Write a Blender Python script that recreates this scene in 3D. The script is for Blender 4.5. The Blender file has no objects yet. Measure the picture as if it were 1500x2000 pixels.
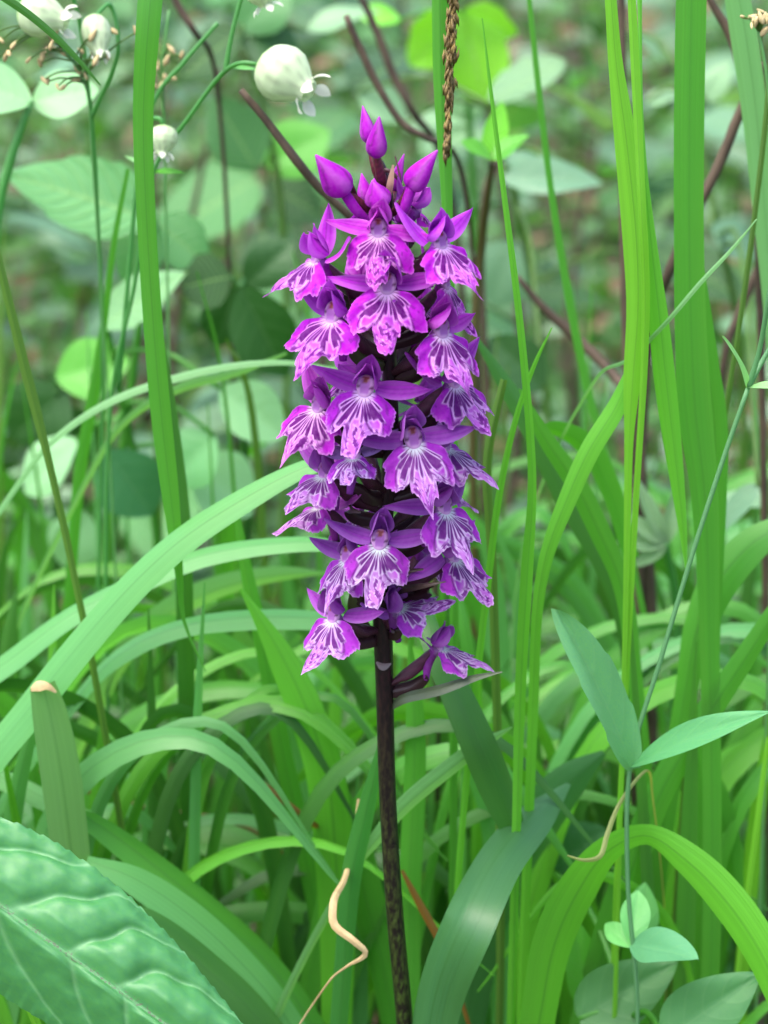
import bpy, math, random
import numpy as np
from mathutils import Vector, Matrix, Quaternion

# ------------------------------------------------------------------ camera, sky, sun
sc = bpy.context.scene
R = math.radians
FOCAL, D0, PITCH = 80.0, 0.40, R(18)
FP = 2000 * FOCAL / 36.0                       # focal length in photograph pixels
PX = D0 / FP                                   # metres per pixel at the orchid
FWD = Vector((0, math.cos(PITCH), -math.sin(PITCH)))
UP = Vector((0, math.sin(PITCH), math.cos(PITCH)))
RIGHT = Vector((1, 0, 0))
CAM = Vector((0, 0, 0.21)) - FWD * D0
cd = bpy.data.cameras.new('camera'); cam = bpy.data.objects.new('camera', cd)
sc.collection.objects.link(cam); sc.camera = cam
cam.location = CAM; cam.rotation_euler = (math.pi/2 - PITCH, 0, 0)
cd.lens = FOCAL; cd.sensor_width = 36; cd.sensor_fit = 'AUTO'
cd.clip_start = 0.01; cd.clip_end = 500
cd.dof.use_dof = True; cd.dof.focus_distance = D0 - 0.008; cd.dof.aperture_fstop = 80/4.2
SUN_EL, SUN_AZ = R(66), R(-125)                 # azimuth from +Y (behind the orchid) towards -X
w = bpy.data.worlds.new('World'); sc.world = w; w.use_nodes = True
nt = w.node_tree; bg = nt.nodes['Background']
sky = nt.nodes.new('ShaderNodeTexSky'); sky.sky_type = 'NISHITA'; sky.sun_disc = False
sky.sun_elevation = SUN_EL; sky.sun_rotation = SUN_AZ
sky.air_density = 1.0; sky.dust_density = 4.0; sky.ozone_density = 0.6
nt.links.new(sky.outputs[0], bg.inputs[0]); bg.inputs[1].default_value = 0.15
sd = bpy.data.lights.new('sun', 'SUN'); sun = bpy.data.objects.new('sun', sd); sc.collection.objects.link(sun)
sd.energy = 1.5; sd.angle = R(60); sd.color = (1, 0.98, 0.95)
sdir = Vector((math.sin(SUN_AZ)*math.cos(SUN_EL), math.cos(SUN_AZ)*math.cos(SUN_EL), math.sin(SUN_EL)))
sun.rotation_euler = (-sdir).to_track_quat('-Z', 'Y').to_euler(); sun.location = (0, 0, 3)
vs = sc.view_settings; vs.view_transform = 'Standard'; vs.look = 'None'; vs.exposure = 1.8; vs.gamma = 1
sc.cycles.max_bounces = 8; sc.cycles.transmission_bounces = 6; sc.cycles.diffuse_bounces = 5
sc.render.film_transparent = False

rng = random.Random(11)
COL = sc.collection

# ------------------------------------------------------------------ helpers
def ray(px, py):
    return FWD + RIGHT*((px-750)/FP) + UP*((1000-py)/FP)
def at(px, py, dy=0.0):
    """point at world depth Y = dy seen at pixel px, py"""
    d = ray(px, py); t = (dy - CAM.y)/d.y
    return CAM + d*t
def axial(p): return (p - CAM).dot(FWD)
def ppx(p): return axial(p)/FP                 # metres per pixel at p
def gz(x, y):
    s = max(0.0, y-0.5); s = s if s < 6 else 6 + (s-6)*0.1
    return 0.10*s + 0.012*math.sin(7*x+1.3)*math.sin(5*y) * min(1, max(0, (y-.2)*3)) 
def gpt(px, dy, sink=0.004):
    p = at(px, 1500, dy); return Vector((p.x, dy, gz(p.x, dy)-sink))

def mesh(name, verts, faces, uvs=None, cols=None, smooth=True):
    me = bpy.data.meshes.new(name)
    me.from_pydata([tuple(v) for v in verts], [], faces)
    if uvs is not None:
        l = me.uv_layers.new(name='UVMap')
        idx = np.zeros(len(me.loops), dtype=np.int32); me.loops.foreach_get('vertex_index', idx)
        l.data.foreach_set('uv', np.asarray(uvs, dtype=np.float32)[idx].ravel())
    if cols is not None:
        a = me.color_attributes.new('Col', 'FLOAT_COLOR', 'POINT')
        c = np.ones((len(verts), 4), dtype=np.float32); c[:, :3] = np.asarray(cols)[:, :3]
        a.data.foreach_set('color', c.ravel())
    if smooth: me.polygons.foreach_set('use_smooth', [True]*len(me.polygons))
    me.update(); return me
def obj(name, me, mat=None, parent=None, color=None, mw=None):
    o = bpy.data.objects.new(name, me); COL.objects.link(o)
    if mat and me is not None and not me.materials: me.materials.append(mat)
    if parent: o.parent = parent
    if mw is not None: o.matrix_local = mw
    if color: o.color = tuple(color) if len(color) == 4 else (*color, 1)
    return o
def tag(o, label=None, cat=None, group=None, kind=None):
    for k, v in (('label', label), ('category', cat), ('group', group), ('kind', kind)):
        if v: o[k] = v
    return o
def thing(name, loc, label, cat, group=None):
    o = bpy.data.objects.new(name, None); COL.objects.link(o); o.location = loc
    o.empty_display_size = 0.01
    bpy.context.view_layer.update() if False else None
    return tag(o, label, cat, group)
def grid_faces(nu, nv, off=0):
    return [(off+j*nu+i, off+j*nu+i+1, off+(j+1)*nu+i+1, off+(j+1)*nu+i) for j in range(nv-1) for i in range(nu-1)]
def spline(pts, n):
    """Catmull-Rom through rows of an array"""
    P = np.array(pts, dtype=float)
    P = np.vstack([2*P[0]-P[1], P, 2*P[-1]-P[-2]])
    m = len(P)-3; out = []
    d = np.array([np.linalg.norm(P[i+2][:3]-P[i+1][:3])**0.5 for i in range(m)])
    cum = np.concatenate([[0], np.cumsum(d)])
    dd = np.concatenate([[d[0]], d, [d[-1]]])
    for s in np.linspace(0, cum[-1], n):
        k = min(m-1, int(np.searchsorted(cum, s, side='right')-1)); t = (s-cum[k])/max(d[k], 1e-9)
        a, b, c, e = P[k], P[k+1], P[k+2], P[k+3]; d0, d1, d2 = dd[k]+1e-9, dd[k+1]+1e-9, dd[k+2]+1e-9
        m1 = ((b-a)/d0-(c-a)/(d0+d1)+(c-b)/d1)*d1; m2 = ((c-b)/d1-(e-b)/(d1+d2)+(e-c)/d2)*d1
        out.append((2*t**3-3*t*t+1)*b+(t**3-2*t*t+t)*m1+(-2*t**3+3*t*t)*c+(t**3-t*t)*m2)
    return np.array(out)
def tangents(C):
    T = np.gradient(C, axis=0); return T/np.maximum(np.linalg.norm(T, axis=1), 1e-12)[:, None]
def tube(pts, radii, n=24, seg=8, origin=Vector(), twist=0.0, ridge=0.0, nr=3):
    C = spline([list(p)+[r] for p, r in zip(pts, radii)], n); rad = np.maximum(C[:, 3], 1e-5); C = C[:, :3]
    T = tangents(C); u = np.cross(T[0], [0.3, 0.9, 0.31]); u /= np.linalg.norm(u)
    V, UV = [], []
    for i in range(n):
        u = u - T[i]*np.dot(u, T[i]); u /= np.linalg.norm(u); v = np.cross(T[i], u)
        for k in range(seg):
            a = 2*math.pi*k/seg + twist*i/n; r = rad[i]*(1+ridge*math.cos(nr*2*math.pi*k/seg))
            V.append(C[i]+r*(math.cos(a)*u+math.sin(a)*v)-np.array(origin)); UV.append((k/seg, i/n))
    F = [(j*seg+k, j*seg+(k+1) % seg, (j+1)*seg+(k+1) % seg, (j+1)*seg+k) for j in range(n-1) for k in range(seg)]
    F += [tuple(range(seg))[::-1], tuple(range((n-1)*seg, n*seg))]
    return V, F, UV
def ribbon(pts, widths, tilt=0.0, fold=0.25, n=44, origin=Vector(), twist=0.0, wav=0.0, seed=0):
    """grass blade: 7 verts across, folded along its keel, arched, tilted about its own length"""
    C = spline([list(p)+[a] for p, a in zip(pts, widths)], n); W = np.maximum(C[:, 3], 0.00025); C = C[:, :3]
    T = tangents(C); V, UV = [], []; rr = random.Random(seed); ph = rr.random()*6
    L = np.concatenate([[0], np.cumsum(np.linalg.norm(np.diff(C, axis=0), axis=1))])
    if abs(tilt) > .01:
        i = n//2; vd = C[i]-np.array(CAM); x = np.cross(T[i], vd); x /= np.linalg.norm(x); nn = np.cross(x, T[i])
        def upz(a):
            q = np.cross(x*math.cos(a)+nn*math.sin(a), T[i]); return (q if np.dot(q, vd) < 0 else -q)[2]
        if abs(T[i][2]) < .85: tilt = abs(tilt)*(1 if upz(abs(tilt)) > upz(-abs(tilt)) else -1)*(1 if tilt > 0 else -1)
    prev = None
    for i in range(n):
        vd = C[i]-np.array(CAM); vd /= np.linalg.norm(vd)
        x = np.cross(T[i], vd); l = np.linalg.norm(x)
        x = x/l if l > 0.15 else (prev if prev is not None else np.array([1, 0, 0]))
        if prev is not None and np.dot(x, prev) < 0: x = -x
        prev = x
        nn = np.cross(x, T[i]); nn /= np.linalg.norm(nn)
        a = tilt + twist*(i/n-0.5); ca, sa = math.cos(a), math.sin(a)
        xx = x*ca+nn*sa; nm = np.cross(xx, T[i])
        hw = W[i]/2/max(0.45, abs(ca))
        for k in range(7):
            s = (k-3)/3
            off = (abs(s)*fold - 0.12*fold*math.cos(s*9))*hw + wav*hw*math.sin(L[i]*260+ph+2*s)
            V.append(C[i]+xx*s*hw+nm*off-np.array(origin)); UV.append(((s+1)/2, L[i]*30))
    return V, grid_faces(7, n), UV

# ------------------------------------------------------------------ materials
def newmat(name):
    m = bpy.data.materials.new(name); m.use_nodes = True; t = m.node_tree; t.nodes.clear(); return m, t
class NB:
    def __init__(s, t): s.t = t
    def n(s, ty, **kw):
        nd = s.t.nodes.new(ty)
        for k, v in kw.items(): setattr(nd, k, v)
        return nd
    def link(s, a, b): s.t.links.new(a, b)
    def math(s, op, a, b=None, c=None):
        nd = s.n('ShaderNodeMath', operation=op)
        for i, v in enumerate((a, b, c)):
            if v is None: continue
            if isinstance(v, (int, float)): nd.inputs[i].default_value = v
            else: s.link(v, nd.inputs[i])
        return nd.outputs[0]
    def mix(s, f, a, b, mode='MIX'):
        nd = s.n('ShaderNodeMix', data_type='RGBA', blend_type=mode)
        for sock, v in ((nd.inputs[0], f), (nd.inputs[6], a), (nd.inputs[7], b)):
            if isinstance(v, (int, float)): sock.default_value = v
            elif isinstance(v, tuple): sock.default_value = (*v, 1)
            else: s.link(v, sock)
        return nd.outputs[2]
    def noise(s, vec, scale, detail=3, rough=.55):
        nd = s.n('ShaderNodeTexNoise'); nd.inputs['Scale'].default_value = scale; nd.inputs['Detail'].default_value = detail
        nd.inputs['Roughness'].default_value = rough
        if vec is not None: s.link(vec, nd.inputs['Vector'])
        return nd.outputs[0]
    def ramp(s, f, stops):
        nd = s.n('ShaderNodeValToRGB'); cr = nd.color_ramp
        while len(cr.elements) < len(stops): cr.elements.new(0.5)
        for e, (p, c) in zip(cr.elements, stops): e.position = p; e.color = (*c, 1)
        s.link(f, nd.inputs[0]); return nd.outputs[0]
    def surf(s, col, rough=.45, trans=0.0, tcol=None, bump=None, bd=0.0003, bs=.4, spec=.5, sheen=0):
        p = s.n('ShaderNodeBsdfPrincipled'); out = s.n('ShaderNodeOutputMaterial')
        if isinstance(col, tuple): p.inputs['Base Color'].default_value = (*col, 1)
        else: s.link(col, p.inputs['Base Color'])
        if isinstance(rough, float): p.inputs['Roughness'].default_value = rough
        else: s.link(rough, p.inputs['Roughness'])
        p.inputs['Specular IOR Level'].default_value = spec
        if sheen: p.inputs['Sheen Weight'].default_value = sheen
        b = None
        if bump is not None:
            b = s.n('ShaderNodeBump'); b.inputs['Strength'].default_value = bs; b.inputs['Distance'].default_value = bd
            s.link(bump, b.inputs['Height']); s.link(b.outputs[0], p.inputs['Normal'])
        last = p.outputs[0]
        if trans:
            tr = s.n('ShaderNodeBsdfTranslucent'); c = tcol if tcol is not None else col
            if isinstance(c, tuple): tr.inputs[0].default_value = (*c, 1)
            else: s.link(c, tr.inputs[0])
            if b: s.link(b.outputs[0], tr.inputs[1])
            mx = s.n('ShaderNodeMixShader'); mx.inputs[0].default_value = trans
            s.link(last, mx.inputs[1]); s.link(tr.outputs[0], mx.inputs[2]); last = mx.outputs[0]
        s.link(last, out.inputs[0])

def mat_grass():
    m, t = newmat('grass_blade'); b = NB(t)
    uv = b.n('ShaderNodeUVMap').outputs[0]; oi = b.n('ShaderNodeObjectInfo')
    sx = b.n('ShaderNodeSeparateXYZ'); b.link(uv, sx.inputs[0])
    cx = b.n('ShaderNodeCombineXYZ'); b.link(b.math('MULTIPLY', sx.outputs[0], 26.0), cx.inputs[0]); b.link(b.math('MULTIPLY', sx.outputs[1], .25), cx.inputs[1]); b.link(b.math('MULTIPLY', oi.outputs['Random'], 37.0), cx.inputs[2])
    ve = b.noise(cx.outputs[0], 1.0, 3, .7)
    cy = b.n('ShaderNodeCombineXYZ'); b.link(b.math('MULTIPLY', sx.outputs[0], 1.2), cy.inputs[0]); b.link(b.math('MULTIPLY', sx.outputs[1], .5), cy.inputs[1]); b.link(b.math('MULTIPLY', oi.outputs['Random'], 91.0), cy.inputs[2])
    bl = b.noise(cy.outputs[0], 1.0, 4, .6)
    mid = b.math('LESS_THAN', b.math('ABSOLUTE', b.math('SUBTRACT', sx.outputs[0], .5)), .03)
    c = b.mix(b.math('MULTIPLY', ve, .55), oi.outputs['Color'], (.025, .10, .015))
    c = b.mix(b.ramp(bl, [(.35, (0, 0, 0)), (.75, (.2, .2, .2))]), c, (.13, .33, .035))
    c = b.mix(b.math('MULTIPLY', mid, b.math('MULTIPLY', bl, .5)), c, (.03, .12, .02))
    tc = b.mix(1.0, c, (1.45, 1.55, .5), 'MULTIPLY')
    h = b.math('ADD', ve, b.math('MULTIPLY', mid, -.35))
    b.surf(c, .43, .44, tc, h, .0002, .45, .6)
    return m
def mat_leaf(name, nv=9, veincol=(.22, .40, .12), vein=.5, trans=.35, rough=.42, bs=.6, wear=False, k1=.22, k2=.08):
    m, t = newmat(name); b = NB(t)
    uv = b.n('ShaderNodeUVMap').outputs[0]; oi = b.n('ShaderNodeObjectInfo')
    sx = b.n('ShaderNodeSeparateXYZ'); b.link(uv, sx.inputs[0])
    au = b.math('ABSOLUTE', sx.outputs[0]); v = sx.outputs[1]
    ph = b.math('SUBTRACT', b.math('SUBTRACT', v, b.math('MULTIPLY', au, k1)), b.math('MULTIPLY', b.math('POWER', au, 3.0), k2))
    fr = b.math('FRACT', b.math('MULTIPLY', ph, float(nv)))
    d = b.math('ABSOLUTE', b.math('SUBTRACT', fr, .5))            # .5 on a vein
    sec = b.math('SMOOTH_MIN', 1.0, b.math('MAXIMUM', b.math('MULTIPLY', b.math('SUBTRACT', d, .42), 12.5), 0.0), .05)
    midv = b.math('LESS_THAN', au, .035 if not wear else .016)
    vn = b.math('MAXIMUM', sec, midv)
    tx = b.n('ShaderNodeTexCoord').outputs['Object']
    n1 = b.noise(tx, 90, 4, .6); n2 = b.noise(tx, 700, 3, .6)
    c = b.mix(b.ramp(n1, [(.35, (0, 0, 0)), (.7, (.55, .55, .55))]), oi.outputs['Color'], b.mix(1.0, oi.outputs['Color'], (1.5, 1.25, .75), 'MULTIPLY'))
    c = b.mix(b.math('MULTIPLY', vn, vein), c, veincol)
    if wear:
        n3 = b.noise(tx, 160, 5, .7)
        nearmid = b.math('MULTIPLY', b.math('MAXIMUM', b.math('SUBTRACT', .28, au), 0.0), 3.5)
        dirt = b.ramp(b.math('MULTIPLY', n3, nearmid), [(.47, (0, 0, 0)), (.56, (.75, .75, .75))])
        c = b.mix(dirt, c, (.10, .06, .07))
        pale = b.ramp(b.math('MULTIPLY', b.noise(tx, 55, 5, .65), nearmid), [(.40, (0, 0, 0)), (.60, (.4, .4, .4))])
    tc = b.mix(1.0, c, (1.3, 1.5, .5), 'MULTIPLY')
    q = b.math('SUBTRACT', b.math('MULTIPLY', n2, .25), b.math('MULTIPLY', b.math('POWER', b.math('MULTIPLY', d, 2.0), 3.0), .8))
    q = b.math('SUBTRACT', q, b.math('MULTIPLY', midv, .6))
    b.surf(c, rough, trans, tc, q, .0008 if not wear else .0004, bs, .5)
    return m
def mat_plain(name, col, rough=.6, var=.5, scale=200, trans=0.0, second=None, stretch=1.0, bd=.0005, bs=.5, usecol=False):
    m, t = newmat(name); b = NB(t)
    tx = b.n('ShaderNodeTexCoord').outputs['Object']
    mp = b.n('ShaderNodeMapping'); b.link(tx, mp.inputs[0]); mp.inputs['Scale'].default_value = (1, 1, stretch)
    n = b.noise(mp.outputs[0], scale, 5, .65)
    sec = second or tuple(x*.35 for x in col)
    base = col
    if usecol: base = b.n('ShaderNodeVertexColor', layer_name='Col').outputs[0]
    c = b.mix(b.ramp(n, [(.38, (0, 0, 0)), (.66, (var, var, var))]), base, sec)
    b.surf(c, rough, trans, c, n, bd, bs, .4)
    return m
def mat_petal():
    m, t = newmat('orchid_petal'); b = NB(t)
    vc = b.n('ShaderNodeVertexColor', layer_name='Col').outputs[0]; oi = b.n('ShaderNodeObjectInfo')
    tx = b.n('ShaderNodeTexCoord').outputs['Object']
    c = b.mix(1.0, vc, oi.outputs['Color'], 'MULTIPLY')
    c = b.mix(b.math('SUBTRACT', 1.0, oi.outputs['Alpha']), c, (.36, .13, .50))
    n = b.noise(tx, .09, 4, .6); n2 = b.noise(tx, .6, 2, .5)
    c = b.mix(b.ramp(n, [(.40, (0, 0, 0)), (.75, (.10, .10, .10))]), c, (.60, .28, .66))
    h = b.math('ADD', n, b.math('MULTIPLY', n2, .3))
    b.surf(c, .55, .34, c, h, .00025, .5, .10)
    return m
def mat_vcol(name, rough=.5, trans=.0, scale=300, bs=.3):
    m, t = newmat(name); b = NB(t)
    vc = b.n('ShaderNodeVertexColor', layer_name='Col').outputs[0]
    tx = b.n('ShaderNodeTexCoord').outputs['Object']; n = b.noise(tx, scale, 4, .6)
    c = b.mix(b.math('MULTIPLY', n, .35), vc, b.mix(1.0, vc, (.5, .45, .45), 'MULTIPLY'))
    b.surf(c, rough, trans, c, n, .0003, bs, .45)
    return m
def mat_stem():
    m, t = newmat('orchid_stem'); b = NB(t)
    g = b.n('ShaderNodeNewGeometry'); sx = b.n('ShaderNodeSeparateXYZ'); b.link(g.outputs['Position'], sx.inputs[0])
    uv = b.n('ShaderNodeUVMap').outputs[0]; us = b.n('ShaderNodeSeparateXYZ'); b.link(uv, us.inputs[0])
    tx = b.n('ShaderNodeTexCoord').outputs['Object']
    mp = b.n('ShaderNodeMapping'); b.link(tx, mp.inputs[0]); mp.inputs['Scale'].default_value = (1, 1, .35)
    n = b.noise(mp.outputs[0], 1500, 5, .7)
    low = b.ramp(n, [(.44, (.006, .005, .003)), (.68, (.045, .085, .012))])
    top = b.ramp(n, [(.42, (.005, .0018, .003)), (.72, (.026, .006, .010))])
    f = b.ramp(b.math('MULTIPLY', b.math('SUBTRACT', sx.outputs[2], .11), 11.0), [(.0, (0, 0, 0)), (.75, (1, 1, 1))])
    c = b.mix(f, low, top)
    b.surf(c, .42, .0, None, n, .0003, .5, .3)
    return m
M_grass = mat_grass()
M_leaf = mat_leaf('broad_leaf')
M_soft = mat_leaf('smooth_leaf', nv=5, vein=.10, veincol=(.20, .36, .16), trans=.28, rough=.5, bs=.12)
M_dock = mat_leaf('dock_leaf', nv=7, vein=.25, veincol=(.24, .46, .24), trans=.18, rough=.46, bs=.35, wear=True, k1=.10, k2=.12)
M_petal = mat_petal(); M_stem = mat_stem()
M_maroon = mat_vcol('ovary_skin', .36, 0.0, 900, .4)
M_column = mat_vcol('column_tissue', .45, .15, 900, .2)
M_bract = mat_vcol('bract_tissue', .42, .12, 700, .3)
M_twig = mat_plain('twig_bark', (.085, .058, .036), .75, .8, 260, second=(.022, .014, .009), stretch=.3)
M_gstem = mat_grass()
M_bladder = mat_vcol('bladder_skin', .5, .35, 300, .2)
M_white = mat_plain('white_petal', (.78, .80, .68), .6, .3, 300, .35, second=(.55, .62, .40))
M_seed = mat_plain('seed_husk', (.62, .50, .26), .6, .6, 900, .2, second=(.26, .18, .07))
M_brown = mat_plain('brown_spikelet', (.24, .17, .05), .6, .8, 900, .1, second=(.06, .035, .02))
M_litter = mat_plain('leaf_litter', (.20, .13, .08), .8, .7, 120, .1, second=(.07, .045, .03))
M_dry = mat_plain('dry_leaf', (.55, .42, .22), .6, .5, 300, .3, second=(.34, .21, .09))
def mat_ground():
    m, t = newmat('soil'); b = NB(t)
    tx = b.n('ShaderNodeTexCoord').outputs['Object']
    n = b.noise(tx, 14, 8, .65); n2 = b.noise(tx, 120, 6, .7)
    c = b.ramp(n2, [(.3, (.03, .022, .016)), (.5, (.10, .075, .055)), (.72, (.22, .18, .14))])
    c = b.mix(b.ramp(n, [(.42, (0, 0, 0)), (.6, (.85, .85, .85))]), c, (.035, .075, .02))
    b.surf(c, .9, 0, None, n2, .01, .8, .3); return m
M_ground = mat_ground()

BRIGHT, MID, MINT = (.13, .48, .028), (.075, .33, .028), (.12, .40, .12)  # bright and mid raised to paint in backlight; mint holds painted sky sheen
PALE, DARK, DEEP = (.20, .46, .19), (.032, .15, .02), (.018, .085, .014)  # pale green has sky sheen painted into it
YEL = (.20, .55, .03); OLIVE = (.10, .20, .03); BLUE = (.11, .29, .16)  # yellow-green raised so the colour carries backlight

PALE2, MINT2 = (.18, .40, .20), (.10, .31, .12)  # softer pale and mint, sky sheen still in the colour
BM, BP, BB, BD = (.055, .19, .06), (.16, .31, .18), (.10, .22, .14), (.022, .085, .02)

# ------------------------------------------------------------------ setting: ground
ys = np.concatenate([np.linspace(-3, -.5, 8), np.linspace(-.4, 3.2, 60), np.linspace(3.6, 40, 18)])
xs = np.concatenate([np.linspace(-30, -2, 12), np.linspace(-1.8, 1.8, 60), np.linspace(2, 30, 12)])
V = [(x, y, gz(x, y)) for y in ys for x in xs]
tag(obj('ground', mesh('ground', V, grid_faces(len(xs), len(ys))), M_ground), 'brown leaf-strewn soil under the undergrowth', None, None, 'structure')

# ------------------------------------------------------------------ the orchid
STEM = [(790, 2000, 0), (772, 1800, 0), (757, 1560, 0), (751, 1350, 0), (748, 1250, 0), (744, 1120, 0), (753, 1000, 0),
        (764, 860, 0), (762, 740, 0), (757, 620, 0), (753, 520, 0), (752, 440, 0), (755, 385, 0), (748, 345, 0), (738, 318, 0)]
sp = [at(*p) for p in STEM]
base = Vector((sp[0].x+.004, .003, 0))
orchid = thing('orchid', base, 'tall purple spotted orchid flower spike on a dark stem', 'orchid')
pts = [base-Vector((0, 0, .006)), base.lerp(sp[0], .5)] + sp
rad = [.0019, .0018, .0016, .0016, .00155, .0016, .0017, .0016, .0014, .0013, .0012, .0012, .0011, .0011, .0011, .0011, .00095]
Vv, Ff, Uu = tube(pts, rad, 120, 14, base, ridge=.05, nr=5)
obj('stem', mesh('orchid_stem', Vv, Ff, Uu), M_stem, orchid)
def stem_at(z):
    for a, b2 in zip(sp, sp[1:]):
        if a.z <= z <= b2.z: return a.lerp(b2, (z-a.z)/(b2.z-a.z))
    return sp[-1] if z > sp[-1].z else base.lerp(sp[0], (z-base.z)/(sp[0].z-base.z))

MAG, DRK, PAL = np.array((.37, .007, .45)), np.array((.095, .0004, .13)), np.array((.66, .28, .69))
def sstep(a, b, x): t = np.clip((x-a)/(b-a), 0, 1); return t*t*(3-2*t)
def vnoise(x, y, seed):
    r = random.Random(seed); s = 0
    for _ in range(5):
        a, b2, p = r.uniform(-1, 1), r.uniform(-1, 1), r.uniform(0, 6.28); s = s + np.sin(a*x+b2*y+p)
    return s/5
def lip_mesh(seed, pale=.5, narrow=1.0):
    r = random.Random(seed); nt_, nr_ = 121, 66
    tab_a = [0, 6, 12, 17, 21, 27, 36, 48, 60, 72, 84, 96]
    base_r = [130, 117, 97, 80, 74, 84, 92, 90, 80, 66, 44, 20]
    L = [v*(1+r.uniform(-.10, .10)) for v in base_r]; Rr = [L[0]]+[v*(1+r.uniform(-.11, .11)) for v in base_r[1:]]
    V, C = [], []; ph = [r.uniform(0, 6.28) for _ in range(6)]
    th = np.linspace(-96, 96, nt_)
    for a in th:
        Rm = np.interp(abs(a), tab_a, L if a < 0 else Rr)
        Rm *= 1+.02*math.sin(a*.35+ph[0])+.014*math.sin(a*1.1+ph[1])+.010*math.sin(a*2.3+ph[2])
        for k in range(nr_):
            q = k/(nr_-1); rr = 3+(Rm-3)*q
            x = rr*math.sin(R(a))*narrow; dn = rr*math.cos(R(a))
            o = 6*math.sin(min(1, rr/45)*math.pi/2) - (.0035+.0035*((seed % 5)/4))*x*x + 3.6*math.sin(x*.11+ph[2])*math.sin(dn*.08+ph[3])*q \
                + 4.6*math.sin(a*.22+ph[4])*q*q - (.0011*max(0, dn-55)**2)*(1 if ph[5] > 3 else -.9) + 5*math.exp(-(a/13)**2)*q
            V.append((x, -o, -dn))
    V = np.array(V); x = V[:, 0]/narrow; dn = -V[:, 2]; rr = np.hypot(x, dn); a = np.degrees(np.arctan2(x, dn)); aa = np.abs(a)
    C = np.tile(MAG, (len(V), 1))
    wx = x+5*vnoise(x*.07, dn*.07, seed+1); wd = dn+6*vnoise(x*.06, dn*.06, seed+2)
    def put(mask, col): C[:] = C*(1-mask[:, None])+np.asarray(col)*mask[:, None]
    wa = np.degrees(np.arctan2(wx, np.maximum(wd, 1)))
    put(sstep(40, 26, np.abs(wa))*sstep(95, 70, wd)*(.06+.34*pale), PAL*.8)
    rays = []
    for s in (-1, 1):
        for ang, r0, r1, wd_ in ((5, 16, 58, 1.7), (14, 14, 66, 2.6), (23, 15, 54, 1.8), (34, 17, 64, 4.6), (46, 18, 56, 2.8), (55, 22, 44, 1.8)):
            rays.append((s*(ang+r.uniform(-2.5, 2.5)), r0, r1*r.uniform(.82, 1.15), wd_*r.uniform(.8, 1.2)))
    def ray_mask(extra):
        mk = np.zeros(len(V))
        for ang, r0, r1, wd_ in rays:
            ca, sa = math.cos(R(ang)), math.sin(R(ang)); along = wx*sa+wd*ca; ac = np.abs(wx*ca-wd*sa)
            ww = wd_*np.clip((along-r0+6)/(r1-r0)*1.5, .35, 1.25)+extra
            mk = np.maximum(mk, sstep(ww+.8, ww-.6, ac)*sstep(r0-3-extra, r0+1-extra, along)*sstep(r1+2+extra, r1-2+extra, along))
        return mk
    put(ray_mask(2.3)*(.72+.25*pale), PAL); 
    for s in (-1, 1):
        cx, cy = s*(27+r.uniform(-3, 3)), 46+r.uniform(-4, 4); ang = R(s*-30)
        ex = (wx-cx)*math.cos(ang)+(wd-cy)*math.sin(ang)*1; ey = -(wx-cx)*math.sin(ang)+(wd-cy)*math.cos(ang)
        e = np.sqrt((ex/11.5)**2+(ey/27)**2); gate = sstep(22, 32, wd)
        put(np.exp(-((e-.98)/.13)**2)*gate*.9, PAL); put(np.exp(-((e-1.33)/.14)**2)*gate*.95, DRK)
    put(ray_mask(0), DRK)
    # worm marks and spots on the middle lobe and beyond the loops
    f = vnoise(x*.50, dn*.36, seed+5)+.8*vnoise(x*.8, dn*.7, seed+9)
    far = sstep(56, 66, wd)*sstep(42, 32, aa)
    put(far*.35*pale, PAL*.9)
    put(far*.95*np.exp(-((f+.02)/.085)**2), PAL*1.05); put(far*sstep(.13, .22, f), DRK*1.2)
    put(sstep(.42, .58, f)*sstep(38, 48, aa)*sstep(30, 45, rr)*.6, DRK*1.5)
    edge = np.tile(np.linspace(0, 1, nr_), nt_)
    put(sstep(.93, 1.0, edge)*.4*(.3+pale), PAL)
    put(sstep(26, 12, rr)*.85, (.80, .52, .80))
    dash = (np.abs(np.sin(np.radians(a)*7+ph[1])) < .35)*sstep(10, 14, rr)*sstep(26, 20, rr)
    put(dash*.8, (.16, .02, .12))
    F = [(i*nr_+j, i*nr_+j+1, (i+1)*nr_+j+1, (i+1)*nr_+j) for i in range(nt_-1) for j in range(nr_-1)]
    return mesh('lip', V, F, None, C)
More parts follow.
